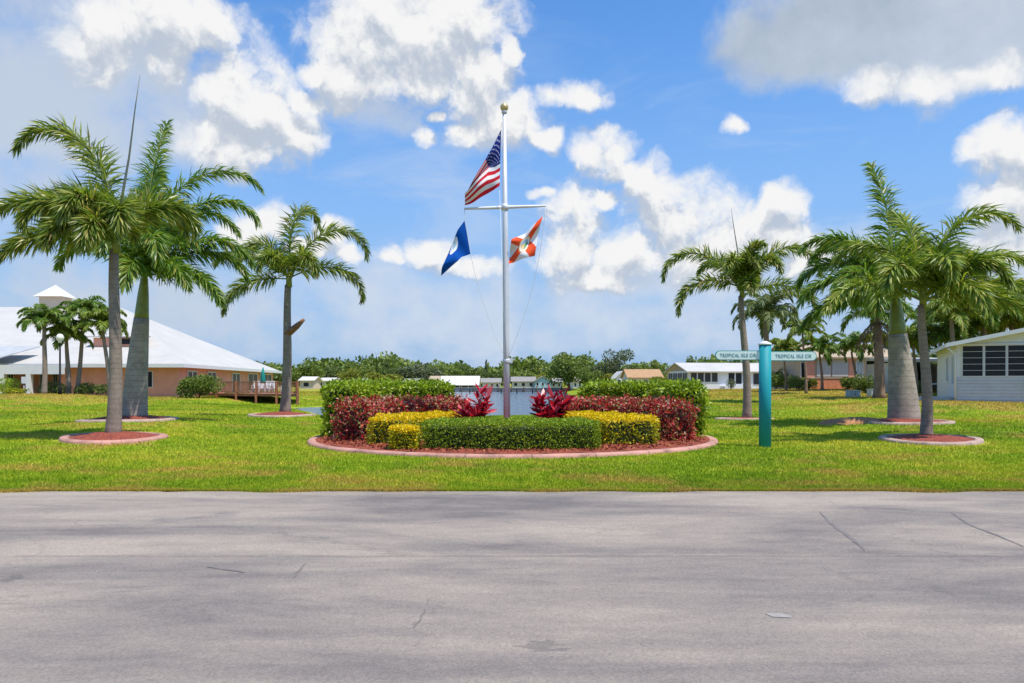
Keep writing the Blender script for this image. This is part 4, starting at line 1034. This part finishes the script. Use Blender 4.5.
# ---- low house centre right
def porch_house():
    b = Vector((24.2, 105, .95)); t = thing('porch_house', 'long white single storey house with screened porch and white roof', 'house', b, math.radians(8))
    w, dp, h, rise = 15.5, 8.5, 2.25, 1.15
    mb = MB()
    for x in (0, w): mb.poly([(x, 0, -.8), (x, dp, -.8), (x, dp, h), (x, dp / 2, h + rise), (x, 0, h)])
    for y in (0, dp): mb.poly([(0, y, -.8), (w, y, -.8), (w, y, h), (0, y, h)])
    mb.build('wall', M['white'], t); gable_roof(0, w, 0, dp, h, h + rise, .5, .14, 'x').build('roof', M['ribbed'], t)
    # screened bays
    for i in range(4): window(t, .2 + 1.0 * i, 1.15 + 1.0 * i, .75, 2.1, 0, pane='dark_screen', bars=0, name='porch_screen')
    for i in range(4): window(t, .5 + 1.95 * i, 2.35 + 1.95 * i, .75, 2.1, 0, side='L', pane='dark_screen', bars=1, name='porch_screen')
    for i in range(3): window(t, 5.6 + 1.05 * i, 6.6 + 1.05 * i, .45, 2.1, 0, pane='dark', name='sliding_door')
    for i in range(2): window(t, 9.2 + 1.4 * i, 10.4 + 1.4 * i, .35, 2.05, 0, pane='dark_screen', name='window')
    window(t, 12.6, 14.6, .3, 2.05, 0, pane='dark_screen', bars=2, name='window')
    MB().box(4.5, 9.0, -1.6, -.06, -.8, .22).build('step_slab', M['white'], t)
    MB().poly([(-.02, .9, h + .1), (-.02, dp / 2, h + rise - .1), (-.02, dp - .9, h + .1)]).build('gable_panel', M['tan_roof'], t)
porch_house()
# ---- far houses across the water
def far_house(label, pa, pb, pe, pr, pbase, d, wall, roof, deg=0, axis='x', nw=3, dp=8, pane='dark'):
    x0, x1 = X(pa, d), X(pb, d); zb = at(0, pbase, d).z; h = at(0, pe, d).z - zb; r = at(0, pr, d).z - zb - h; w = x1 - x0
    wins = [(w * (i + .25) / nw, w * (i + .7) / nw, h * .32, h * .82, dict(pane=pane)) for i in range(nw)]
    return house(label, (x0, d, zb), deg, w, dp, h, max(r, .3), wall, roof, axis, wins, group='houses across the pond', base=1.2)
b = Vector((X(441, 172), 172, .3))
t = thing('boathouse', 'white roofed open boathouse at the far waterline', 'boathouse', b); w = X(478, 172) - X(441, 172)
gable_roof(0, w, 0, 9, at(0, 385, 172).z - .3, at(0, 376.3, 172).z - .3, .3, .14).build('roof', M['roof_white'], t)
for i in range(5):
    x = .2 + (w - .4) * i / 4
    for y in (.1, 8.8): MB().box(x - .09, x + .09, y - .09, y + .09, -1.6, at(0, 385, 172).z - .35).build('post', M['grey_wall'], t)
MB().box(.3, w - .3, 4, 4.15, -1, 1.0).build('back_wall', M['sill'], t)
far_house('beige far bungalow just right of the white boathouse', 430, 447, 380, 376.2, 389, 185, 'beige_wall', 'tan_roof')
far_house('white far bungalow between boathouse and flagpole', 479, 500, 382.5, 378.4, 389.2, 186, 'pale_wall', 'grey_roof', nw=4)
far_house('white far bungalow directly right of the flagpole', 512, 535, 381.5, 377, 388.4, 190, 'pale_wall', 'grey_roof', nw=3)
far_house('pale blue far bungalow with gable behind the right ti plant', 535, 551, 381, 376.4, 388.3, 184, 'blue_wall', 'grey_roof', axis='y', nw=3)
far_house('grey far carport house right of the pale blue one', 551, 562, 382, 378.5, 388.5, 187, 'grey_wall', 'grey_roof', nw=2)
far_house('white far house behind the big round tree', 573, 592, 381.5, 377.4, 389, 178, 'white', 'grey_roof', nw=4)
far_house('narrow white far house left of the orange roofed one', 616, 629, 377.5, 371.5, 388, 150, 'white', 'roof_white', axis='y', nw=2)
far_house('orange roofed house above the right green hedge', 629, 662, 377.5, 369.5, 389, 132, 'pale_wall', 'orange_roof', nw=3)
far_house('pinkish shed beyond the lawn behind the inlet', 300, 313, 380.5, 377, 390, 150, 'peach_light', 'roof_white', nw=1, dp=6)
far_house('low white far house left of the tall left hedge top', 317, 332, 381, 378, 389, 175, 'pale_wall', 'roof_white', nw=2)
far_house('low grey far house over the left end of the green hedge', 336, 349, 381, 378.4, 389, 178, 'grey_wall', 'roof_white', nw=2)
far_house('low white far house over the middle of the left hedge', 352, 366, 381.5, 378.6, 389, 181, 'white', 'roof_white', nw=2)
far_house('white far house left of the boathouse roof', 404, 420, 382, 378.8, 389, 183, 'white', 'grey_roof', nw=2)
far_house('far house with grey roof at the right of the pond end', 676, 700, 375, 369, 388, 150, 'white', 'tan_roof', nw=3)
# seawall with piles along the far shore
t = thing('seawall', 'low grey seawall with timber piles along the far shore', 'wall', (-15, 166, WZ))
MB().box(-6, 28, -.25, .25, -.8, .75).build('wall', M['sill'], t); MB().box(-6, 28, -.35, .35, .752, .85).build('cap', M['concrete'], t)
for i in range(12): MB().tube([(-4 + i * 2.7, -.6, -.8), (-4 + i * 2.7, -.6, 1.2)], .13, 8).build('pile', M['twig'], t)
t = thing('boom_line', 'dark low rail on short posts standing in the far water', 'rail', (-14, 142, WZ)); w = 24
MB().box(0, w, -.06, .06, .32, .44).build('rail', M['black'], t)
for i in range(9): MB().box(.3 + i * 2.9, .5 + i * 2.9, -.1, .1, -.6, .7).build('post', M['black'], t)
# utility boxes
for lab, px, d, wd, hh in (('larger grey green utility box on the right lawn mound', 853, 55, .8, .42), ('small utility box against the brown palm trunk', 871.5, 57, .38, .5)):
    b = ground(px, d); t = thing('utility_box', lab, 'utility box', b, .15, 'utility boxes on the right lawn')
    MB().box(-wd / 2, wd / 2, -.3, .3, -.1, hh).build('cabinet', M['box'], t); MB().box(-wd / 2 - .03, wd / 2 + .03, -.33, .33, hh + .002, hh + .05).build('lid', M['box'], t); MB().box(-.02, .04, -.33, -.302, hh * .4, hh * .6).build('latch', M['black'], t)
# dry mulch heap beside the swollen palm
def heap():
    b = ground(851, 27); n = 40; mb = MB()
    for r in (1, .75, .45, .15):
        for i in range(n):
            a = 2 * PI * i / n; x, y = 1.25 * r * math.cos(a), .95 * r * math.sin(a); mb.V.append((x, y, gz(b.x + x, b.y + y) - b.z + .16 * (1 - r ** 3) - (.04 if r == 1 else 0) + random.uniform(-.012, .02)))
    for r in range(3):
        for i in range(n): j = (i + 1) % n; mb.F.append((r * n + i, r * n + j, (r + 1) * n + j, (r + 1) * n + i)); mb.M.append(0); mb.S.append(True)
    mb.F.append(tuple(3 * n + i for i in range(n))); mb.M.append(0); mb.S.append(True)
    tag(mb.build('mulch_heap', M['dry_mulch'], None, b), 'low heap of dry orange mulch left of the swollen palm', 'mulch heap')
heap()

# ------------------------------------------------------------------ shrubs
def shrub(label, px, d, w, h, mat, n=2600, dp=None, z=None, ls=.13, name='shrub', group=None):
    b = ground(px, d); t = thing(name, label, 'shrub', b, 0, group); dp = dp or w
    k = 9; cc = np.stack([rng.uniform(-.5, .5, k) * w * .75, rng.uniform(-.5, .5, k) * dp * .75, rng.uniform(.3, .72, k) * h], -1); rr = rng.uniform(.2, .32, k)
    i = rng.integers(0, k, n); u = unit(rng.standard_normal((n, 3))); P = cc[i] + u * (rr[i] * rng.uniform(.7, 1.05, n))[:, None] * np.array([w, dp, h]); P[:, 2] = np.maximum(P[:, 2], .03)
    D = unit(u + .8 * rng.standard_normal((n, 3)) + np.array([0, 0, .3])); L = ls * rng.uniform(.7, 1.3, n)
    V, Fq = diamonds(P, D, L, L * .5, .1); link('foliage', np_mesh('foliage', V, [Fq], mat), t)
    mb = MB()
    for _ in range(5): a = random.uniform(0, 6.28); mb.tube([(.05 * math.cos(a), .05 * math.sin(a), -.05), (w * .2 * math.cos(a), dp * .2 * math.sin(a), h * .6)], [.03, .012], 5)
    mb.build('branches', M['twig'], t)
shrub('big rounded bush at the clubhouse corner left of the deck', 198, 63.5, 3.2, 1.95, M['tree_mid'], 4200, 2.2, ls=.2)
shrub('clipped bush at the far left edge by the porch', 4, 58, 1.6, 1.2, M['box_leaf'], 1500)
shrub('low pale bushes beside the porch column', 14, 58.5, 2.2, .5, M['lime_leaf'], 900)
shrub('dark bush at the foot of the black lamp post', 58, 60.5, 2.0, .95, M['tree_dark'], 1500)
shrub('light bush between the leaning clubhouse palms', 95, 60.5, 2.4, 1.05, M['tree_mid'], 1700)
shrub('dark bush left of the light one under the clubhouse palms', 82, 61, 1.6, .9, M['tree_dark'], 1300)
shrub('dark low shrub beneath the deck edge', 236, 66.6, 2.4, .6, M['tree_dark'], 900)
shrub('airy green shrub at the left end of the salmon house', 797, 72, 1.6, 1.5, M['tree_mid'], 1500, ls=.16)
shrub('leafy yellow shrub in front of the salmon house shutters', 808, 72.5, 1.4, 1.2, M['tree_yellow'], 1200, ls=.16)
shrub('spiky green shrub beside the larger utility box', 848, 72, 1.5, 1.1, M['tree_mid'], 1300, ls=.2)
shrub('dark shrub right of the coral planter', 866, 71, 1.2, 1.0, M['tree_dark'], 1000)
shrub('tall thin shrub at the right end of the porch house', 782, 78, 1.5, 1.6, M['tree_mid'], 1300, ls=.16)
shrub('small grey bush by the porch house steps', 731, 98, 1.0, 1.5, M['tree_grey'], 900)

shrub('feathery green shrub left of the brown trunked palm', 866, 64, 1.6, 1.7, M['tree_mid'], 1600, ls=.18)
shrub('dark bush in the gap behind the swollen palm trunk', 915, 58, 1.6, 1.2, M['tree_dark'], 1300, ls=.16)
shrub('bushy green shrub just right of the sign post', 776, 80, 1.6, 2.2, M['tree_mid'], 1600, ls=.18)
# ------------------------------------------------------------------ background palms
def small_palm(label, px, d, cx, cy, Lpx, mat, tr, tmat, nf=17, ll=.5, group='background palms', droop=125, dead=False, n=44):
    s = 768 / d; fr = []
    for i in range(nf):
        az = i * 137.5 + random.uniform(-12, 12); el = 82 - 84 * (i / nf) + random.uniform(-8, 8)
        fr.append((az % 360, el, Lpx * random.uniform(.85, 1.12), droop * (1.05 - .35 * i / nf)))
    t = palm(label, px, d, (cx, cy), tr, fr, mat, tmat, group=group, leaflen=ll, plum=2, n=n, wid=.075, spread=.6, grav=.5)
    if dead:
        c = at(cx, cy, d) - Vector(t.location)
        for i in range(8):
            az = i * 45 + random.uniform(-15, 15)
            link('dead_frond', frond_mesh(Lpx * d / F_PX * .8, -30, 55, az, ll * .7, M['dead'], 1, 18, .4, .7, .09), t, c - Vector((0, 0, .15)))
    return t
small_palm('leftmost young palm before the clubhouse porch', 44, 59, 45, 325, 27, M['royal'], .2, M['trunk'], ll=.75)
small_palm('short bushy palm right behind the black lamp post', 68, 60.5, 67, 339, 24, M['palm_y'], .2, M['trunk'], ll=.75)
small_palm('tallest leaning palm before the clubhouse', 77, 61, 85, 317, 27, M['royal'], .18, M['trunk'], ll=.75)
small_palm('rightmost clubhouse palm with yellowing fronds', 110, 60, 103, 328, 27, M['palm_y'], .18, M['trunk'], ll=.75)
small_palm('shaggy palm directly behind the sign post palm', 766, 52, 767, 318, 42, M['palm_d'], .24, M['trunk_brown'], nf=20, ll=.8, dead=False, droop=140)
small_palm('brown trunked palm with hanging dead fronds left of the swollen palm', 879, 52, 878, 318, 46, M['royal'], .36, M['trunk_brown'], ll=.9, dead=True)
small_palm('thin palm above the right sign board', 806, 66, 803, 334, 24, M['palm_y'], .12, M['trunk_brown'], ll=.6)
small_palm('low palm at the right tip of the sign board', 822, 70, 820, 352, 27, M['royal'], .13, M['trunk_brown'], ll=.7)
small_palm('arching palm before the salmon pier', 857, 69, 852, 352, 28, M['royal'], .13, M['trunk'], ll=.7)
small_palm('small palm between brown palm and swollen trunk', 892, 66, 889, 347, 26, M['palm_y'], .13, M['trunk'], ll=.7)
small_palm('small yellowish palm behind the sign post top', 786, 72, 784, 352, 22, M['palm_y'], .11, M['trunk_brown'], ll=.6)
small_palm('dense palm rising behind the white bungalow ridge', 985, 56, 985, 318, 42, M['royal'], .22, M['trunk'], nf=18, ll=1.0)
small_palm('yellow green palm behind the left eave of the white bungalow', 955, 54, 952, 318, 36, M['palm_y'], .2, M['trunk'], nf=16, ll=.9)
small_palm('palm at the right picture edge behind the bungalow', 1012, 58, 1012, 306, 42, M['royal'], .22, M['trunk'], nf=18, ll=1.0)

small_palm('short palm filling the gap right of the swollen trunk', 916, 57, 914, 344, 27, M['palm_y'], .14, M['trunk'], ll=.8)
small_palm('palm behind the left end of the bungalow roof', 940, 62, 941, 324, 34, M['royal'], .2, M['trunk'], ll=1.0)
small_palm('palm peeping over the middle of the bungalow roof', 968, 60, 970, 314, 36, M['palm_y'], .2, M['trunk'], ll=1.0)
small_palm('low bushy palm touching the left eave of the white bungalow', 947, 56, 946, 340, 26, M['royal'], .14, M['trunk'], ll=.9)
small_palm('low yellow green palm just over the bungalow roof slope', 966, 57, 966, 335, 30, M['palm_y'], .15, M['trunk'], ll=.9)
small_palm('low full palm over the bungalow roof, below the tallest one', 990, 59, 990, 331, 34, M['royal'], .16, M['trunk'], ll=1.0)
small_palm('low palm at the right picture edge over the roof', 1016, 57, 1016, 326, 34, M['palm_y'], .16, M['trunk'], ll=1.0)
# ------------------------------------------------------------------ far trees
def tree_mesh(kind, seed):
    r = np.random.default_rng(seed); k = 16
    if kind == 'lacy': cc = np.stack([r.uniform(-.42, .42, k), r.uniform(-.42, .42, k), r.uniform(.36, .86, k)], -1); rad = r.uniform(.1, .17, k); n = 2600
    elif kind == 'cone': zz = np.linspace(.12, .97, k); cc = np.stack([r.uniform(-.06, .06, k) , r.uniform(-.06, .06, k), zz], -1); rad = .02 + .2 * (1 - zz); n = 1400
    elif kind == 'wisp': cc = np.stack([r.uniform(-.35, .35, k), r.uniform(-.3, .3, k), r.uniform(.25, .9, k)], -1); rad = r.uniform(.09, .15, k); n = 1700
    else:
        a = r.uniform(0, 2 * PI, k); q = np.sqrt(r.uniform(0, 1, k)) * .36; cc = np.stack([q * np.cos(a), q * np.sin(a), .3 + .52 * r.uniform(0, 1, k) * (1.1 - q)], -1); rad = r.uniform(.14, .22, k); n = 4200
    i = r.integers(0, k, n); u = unit(r.standard_normal((n, 3))); P = cc[i] + u * (rad[i] * r.uniform(.6, 1.08, n))[:, None] * np.array([1, 1, .8])
    D = unit(u + .9 * r.standard_normal((n, 3))); L = r.uniform(.035, .075, n)
    V, Fq = diamonds(P, D, L, L * .65, .1)
    me = np_mesh('crown', V, [Fq], M['tree_mid']); mb = MB(); mb.tube([(0, 0, -.05), (.01, 0, .25), (0, .01, .6)], [.035, .026, .012], 8)
    for j in range(5): c = cc[j]; mb.tube([(0, 0, .22 + .05 * j), tuple(c * .6 + np.array([0, 0, .12])), tuple(c)], [.016, .01, .004], 5)
    return me, mb
TREES = {}
for kind in ('round', 'round2', 'round3', 'lacy', 'cone', 'wisp'): TREES[kind] = tree_mesh(kind, sum(map(ord, kind)) + len(kind))
def tree(label, px, d, top, wpx, kind, col, basepx=389):
    b = Vector((X(px, d), d, max(at(px, basepx, d).z, .1))); H = at(px, top, d).z - b.z; s = wpx / F_PX * d
    t = thing('tree', label, 'tree', b, random.uniform(0, 6), 'trees beyond the pond')
    me, mb = TREES[kind]; m2 = me.copy(); m2.materials.clear(); m2.materials.append(M['tree_' + col])
    sc = (s / .95, s / .95, H / .98)
    o = link('crown', m2, t); o.scale = sc
    o = mb.build('trunk', M['bark'], t); o.scale = sc
T3 = ['round', 'round2', 'round3']
rows = [
 ('bushy dark tree against the end of the clubhouse roof', 268, 150, 362, 34, 0, 'dark'), ('rounded green tree above the pinkish shed', 303, 168, 361, 36, 1, 'mid'),
 ('broad green tree between shed and low white houses', 326, 185, 361.5, 42, 2, 'dark'), ('yellow green tree over the low grey far house', 349, 178, 366, 24, 0, 'yellow'),
 ('mid green crown left of the dark cypress', 357, 205, 360, 34, 1, 'mid'), ('narrow dark cypress standing above the left hedge', 376.5, 200, 357.5, 8, 'cone', 'dark'),
 ('thin topped tree right next to the cypress', 385, 204, 359, 18, 'wisp', 'dark'), ('yellowish low tree above the middle of the left hedge', 384, 180, 369, 36, 2, 'yellow'),
 ('large grey green tree above the right end of the left hedge', 418, 200, 359, 50, 2, 'grey'), ('dark tree behind the white far house by the boathouse', 402, 214, 363, 30, 1, 'dark'),
 ('rounded tree rising behind the boathouse roof', 448, 205, 362, 30, 0, 'mid'), ('wide tree behind the right end of the boathouse', 470, 210, 363, 34, 1, 'dark'),
 ('slim pointed tree just left of the flagpole', 486, 214, 360.5, 12, 'cone', 'grey'), ('low tree hugging the left side of the flagpole', 494, 206, 367, 24, 2, 'dark'),
 ('low hazy green tree right of the flagpole', 520, 215, 368, 34, 0, 'mid'), ('wispy grey pine clump behind the pale blue bungalow', 532, 235, 357.5, 28, 'wisp', 'grey'),
 ('yellow green scrub tree behind the blue bungalow', 545, 208, 372, 30, 1, 'yellow'), ('tallest round dark green tree in the middle of the far shore', 569, 166, 347.5, 42, 0, 'mid'),
 ('small dense tree under the tallest round one on its right', 589, 160, 366, 26, 1, 'mid'), ('dark tree between the tallest round one and the lacy tree', 599, 185, 358, 28, 2, 'dark'),
 ('lacy open crowned grey tree with sky showing through', 616, 180, 349.5, 38, 'lacy', 'grey'), ('yellow green tree left of the narrow white house', 609, 158, 371, 18, 0, 'yellow'),
 ('dark tree behind the orange roofed house', 636, 175, 364, 30, 1, 'dark'), ('feathery tree above the orange roof', 652, 170, 360, 26, 'wisp', 'mid'),
 ('bright leafy tree at the right gable of the orange roofed house', 662, 126, 372, 22, 2, 'yellow'), ('distant tree behind the porch house gable', 672, 190, 363, 24, 0, 'dark'),
 ('pale distant tree above the porch house ridge', 689, 200, 355, 22, 'wisp', 'mid'), ('low distant trees over the white porch roof', 706, 205, 360.5, 30, 1, 'dark'),
 ('hazy far tree behind the left sign board', 722, 210, 360, 26, 2, 'mid'), ('dark leafy tree behind the right sign board', 800, 110, 358, 40, 0, 'dark'),
 ('broad dark tree behind the carport roof', 925, 95, 345, 50, 1, 'dark'), ('green tree behind the tan roof of the salmon house', 775, 120, 362, 30, 2, 'mid'),
 ('dark tree filling the gap left of the far boathouse', 436, 222, 365, 30, 1, 'mid'), ('low dark tree behind the low white far houses', 338, 218, 363, 36, 0, 'dark'), ('dark tree right of the pinkish shed', 314, 200, 366, 26, 2, 'mid'),
]
for lab, px, d, top, w, k, col in rows: tree(lab, px, d, top, w, T3[k] if isinstance(k, int) else k, col)
# far-off wood behind them
def far_wood():
    n = 46000; x = rng.uniform(-170, 190, n); y = rng.uniform(225, 260, n); hh = 7.7 + 1.3 * np.sin(x * .11) + 1.0 * np.sin(x * .31 + 1) + .6 * np.sin(x * .83 + 2)
    z = .2 + hh * rng.random(n) ** .7; P = np.stack([x, y, z], -1); D = unit(rng.standard_normal((n, 3))); L = rng.uniform(.8, 1.6, n)
    V, Fq = diamonds(P, D, L, L * .75); struct(link('far_wood', np_mesh('far_wood', V, [Fq], M['tree_mid'])), 'stuff')['label'] = 'distant dark green wood along the horizon'
far_wood()


# ------------------------------------------------------------------ camera, light, sky
cam = bpy.data.cameras.new('camera'); co = bpy.data.objects.new('camera', cam); COL.objects.link(co)
co.location = (0, 0, CAMZ); co.rotation_euler = (PI / 2, 0, 0)
cam.sensor_width = 36; cam.lens = 27; cam.shift_y = (HZ - 341.5) / 1024; cam.clip_start = .1; cam.clip_end = 6000
SC.camera = co
SUN_EL, SUN_AZ = math.radians(67), math.radians(128)    # azimuth clockwise from +Y (the view direction)
sdir = Vector((math.sin(SUN_AZ) * math.cos(SUN_EL), math.cos(SUN_AZ) * math.cos(SUN_EL), math.sin(SUN_EL)))
sl = bpy.data.lights.new('sun', 'SUN'); sl.energy = 3.9; sl.angle = math.radians(.53); sl.color = (1, .94, .84)
so = bpy.data.objects.new('sun', sl); COL.objects.link(so); so.rotation_euler = sdir.to_track_quat('Z', 'Y').to_euler(); so.location = (0, 0, 50)

def make_world():
    W = bpy.data.worlds.new('World'); SC.world = W; W.use_nodes = True
    nt = W.node_tree; N = nt.nodes; L = nt.links; bg = N['Background']
    sky = N.new('ShaderNodeTexSky'); sky.sky_type = 'NISHITA'; sky.sun_disc = False
    sky.sun_elevation = SUN_EL; sky.sun_rotation = SUN_AZ; sky.air_density = 1.0; sky.dust_density = .6; sky.ozone_density = 2.0
    # ---- cloud field as a node group: direction -> density, greyness
    white = [(95, 40, 42, 34), (165, 25, 62, 42), (165, 62, 38, 26), (205, 20, 35, 30), (255, 105, 62, 52), (225, 140, 55, 32), (285, 130, 35, 40), (300, 100, 20, 16),
             (345, 103, 17, 11), (320, 70, 22, 12), (375, 40, 70, 55), (430, 45, 65, 52), (470, 15, 48, 38), (350, 75, 45, 35), (478, 90, 42, 42), (505, 118, 42, 28), (468, 132, 20, 18), (545, 138, 22, 11), (512, 52, 7, 15), (572, 94, 38, 13),
             (437, 112, 11, 7), (424, 132, 16, 12), (600, 155, 32, 26), (618, 172, 24, 14), (568, 212, 30, 34), (555, 255, 28, 40), (600, 200, 14, 11), (650, 200, 38, 36), (690, 225, 55, 42), (785, 203, 26, 20), (760, 232, 50, 32), (640, 255, 50, 26), (600, 280, 48, 18), (715, 255, 60, 32), (815, 258, 32, 20), (575, 245, 34, 40),
             (430, 252, 34, 15), (470, 265, 36, 13), (395, 254, 16, 9), (265, 222, 30, 20), (245, 240, 25, 18), (332, 236, 19, 19), (310, 250, 18, 10), (345, 250, 18, 12),
             (1005, 165, 42, 36), (1024, 205, 48, 50), (985, 200, 36, 30), (1000, 240, 50, 30, .7), (1015, 185, 40, 40), (928, 96, 26, 24, .55), (870, 86, 26, 13, .45), (985, 76, 34, 14, .45), (540, 190, 12, 7), (733, 124, 14, 9)]
    grey = [(60, 50, 130, 80, .55), (60, 120, 120, 55, .55), (190, 110, 80, 45, .5), (40, 195, 90, 35, .35), (880, 15, 170, 62, 1.0), (960, 50, 120, 42, 1.0), (800, 40, 75, 42, .8), (900, 70, 60, 28, .8), (1020, 20, 90, 60, 1.0), (400, 25, 70, 50, .5), (1010, 250, 70, 45, .6), (385, 120, 35, 20, .35),
            (450, 300, 300, 34, .22), (720, 300, 300, 40, .2), (150, 300, 300, 45, .2), (560, 330, 560, 22, .2), (640, 285, 120, 22, .4)]
    def ang(px, py, rx, ry):
        x, z = (px - 512) / F_PX, (HZ - py) / F_PX
        az = math.atan2(x, 1); el = math.atan2(z, math.hypot(x, 1))
        return az, el, rx / F_PX / (1 + x * x), ry / F_PX / math.sqrt(1 + x * x)
    gt = bpy.data.node_groups.new('cloud_field', 'ShaderNodeTree')
    gt.interface.new_socket('UV', in_out='INPUT', socket_type='NodeSocketVector')
    gt.interface.new_socket('White', in_out='OUTPUT', socket_type='NodeSocketFloat'); gt.interface.new_socket('Grey', in_out='OUTPUT', socket_type='NodeSocketFloat')
    gN, gL = gt.nodes, gt.links; gi = gN.new('NodeGroupInput'); go = gN.new('NodeGroupOutput'); uv = gi.outputs[0]
    # billowing warp
    def vmath(op, a, b):
        n = gN.new('ShaderNodeVectorMath'); n.operation = op
        for i, v in enumerate((a, b)):
            if hasattr(v, 'is_linked'): gL.new(v, n.inputs[i])
            else: n.inputs[i].default_value = v
        return n.outputs['Value'] if op == 'LENGTH' else n.outputs[0]
    wn = noise(gN, gL, uv, 12, 6, .55); wn.noise_dimensions = '2D'; wv = vmath('MULTIPLY', vmath('SUBTRACT', wn.outputs['Color'], (.5, .5, .5)), (.06, .045, 0)); uvw = vmath('ADD', uv, wv)
    def field(blobs):
        acc = None
        for bl in blobs:
            az, el, rx, ry = ang(*bl[:4]); w = bl[4] if len(bl) > 4 else 1.0
            l = vmath('MULTIPLY', vmath('SUBTRACT', uvw, (az, el, 0)), (1 / rx, 1 / ry, 0))
            n = gN.new('ShaderNodeVectorMath'); n.operation = 'DOT_PRODUCT'; gL.new(l, n.inputs[0]); gL.new(l, n.inputs[1])
            f = mathn(gN, gL, 'MULTIPLY_ADD', n.outputs['Value'], -w, w)
            acc = f if acc is None else mathn(gN, gL, 'SMOOTH_MAX', acc, f, .25)
        return acc
    fb = noise(gN, gL, uvw, 13, 8, .62); fb.noise_dimensions = '2D'; vo = gN.new('ShaderNodeTexVoronoi'); vo.voronoi_dimensions = '2D'; vo.feature = 'F1'; vo.inputs['Scale'].default_value = 26; vo.inputs['Detail'].default_value = 3; vo.inputs['Roughness'].default_value = .55; gL.new(uvw, vo.inputs['Vector'])
    puff = mathn(gN, gL, 'ADD', mathn(gN, gL, 'MULTIPLY_ADD', fb.outputs[0], 2.3, -1.15), mathn(gN, gL, 'MULTIPLY_ADD', vo.outputs['Distance'], -.6, .27))
    gL.new(mathn(gN, gL, 'ADD', field(white), puff), go.inputs[0])
    soft = noise(gN, gL, uv, 9, 6, .6); soft.noise_dimensions = '2D'
    gL.new(mathn(gN, gL, 'ADD', field(grey), mathn(gN, gL, 'MULTIPLY_ADD', soft.outputs[0], 1.5, -.75)), go.inputs[1])
    # ---- direction to (azimuth, elevation)
    tc = N.new('ShaderNodeTexCoord'); sp = N.new('ShaderNodeSeparateXYZ'); L.new(tc.outputs['Generated'], sp.inputs[0])
    az = mathn(N, L, 'ARCTAN2', sp.outputs[0], sp.outputs[1]); el = mathn(N, L, 'ARCSINE', sp.outputs[2])
    def grp(dz):
        cb = N.new('ShaderNodeCombineXYZ'); L.new(az, cb.inputs[0]); L.new(mathn(N, L, 'ADD', el, dz), cb.inputs[1])
        g = N.new('ShaderNodeGroup'); g.node_tree = gt; L.new(cb.outputs[0], g.inputs[0]); return g
    g0, g1 = grp(0.0), grp(.026)
    def sstep(v, a, b):
        n = N.new('ShaderNodeMapRange'); n.interpolation_type = 'SMOOTHSTEP'; n.inputs[1].default_value = a; n.inputs[2].default_value = b; L.new(v, n.inputs[0]); return n.outputs[0]
    aw = mathn(N, L, 'POWER', sstep(g0.outputs[0], -1.0, .55), 1.25); ag = sstep(g0.outputs[1], -.35, .55)
    relief = mathn(N, L, 'SUBTRACT', g0.outputs[0], g1.outputs[0])
    shade = sstep(mathn(N, L, 'SUBTRACT', relief, mathn(N, L, 'MULTIPLY', sstep(g0.outputs[0], .1, 1.1), .3)), -.62, .3)
    CL = 5.0     # cloud radiance relative to the sky texture's scale
    wc = mixc(N, L, shade, tuple(c * CL for c in (.56, .63, .74)), tuple(c * CL for c in (1.0, 1.0, 1.0)))
    gcn = noise(N, L, tc.outputs['Generated'], 7, 6, .6)
    gcr = ramp(N, [(.32, (.46, .53, .62)), (.68, (.70, .76, .83))]); L.new(gcn.outputs[0], gcr.inputs[0])
    gcb = mixc(N, L, sstep(el, .43, .17), gcr.outputs[0], (.68, .77, .91)); gc = mixc(N, L, 1.0, gcb, (CL, CL, CL), 'MULTIPLY')
    skyc = mixc(N, L, 1.0, sky.outputs[0], (.5, .86, 1.17), 'MULTIPLY')
    haze = sstep(el, .5, -.02)
    skyc = mixc(N, L, mathn(N, L, 'MULTIPLY', haze, .92), skyc, (1.75, 2.6, 4.1))
    vm = N.new('ShaderNodeCombineXYZ'); L.new(az, vm.inputs[0]); L.new(mathn(N, L, 'MULTIPLY', el, 3.2), vm.inputs[1])
    vn = noise(N, L, vm.outputs[0], 3.4, 7, .62, .5); vn.noise_dimensions = '2D'
    veil = mathn(N, L, 'MULTIPLY', sstep(vn.outputs[0], .45, .78), mathn(N, L, 'MULTIPLY', sstep(el, .55, .12), .6))
    skyc = mixc(N, L, veil, skyc, tuple(c * CL for c in (.66, .76, .92)))
    left = sstep(az, -.1, -.5)
    gc = mixc(N, L, left, gc, tuple(c * CL for c in (.62, .70, .82)))
    c = mixc(N, L, mathn(N, L, 'MULTIPLY', ag, .9), skyc, gc)
    c = mixc(N, L, aw, c, wc)
    L.new(c, bg.inputs[0]); bg.inputs[1].default_value = .13
make_world()
SC.world.cycles.sampling_method = 'MANUAL'; SC.world.cycles.sample_map_resolution = 256
SC.view_settings.view_transform = 'Standard'; SC.view_settings.look = 'None'; SC.view_settings.exposure = 0.5; SC.view_settings.gamma = 1.0
SC.cycles.max_bounces = 6; SC.cycles.transparent_max_bounces = 8
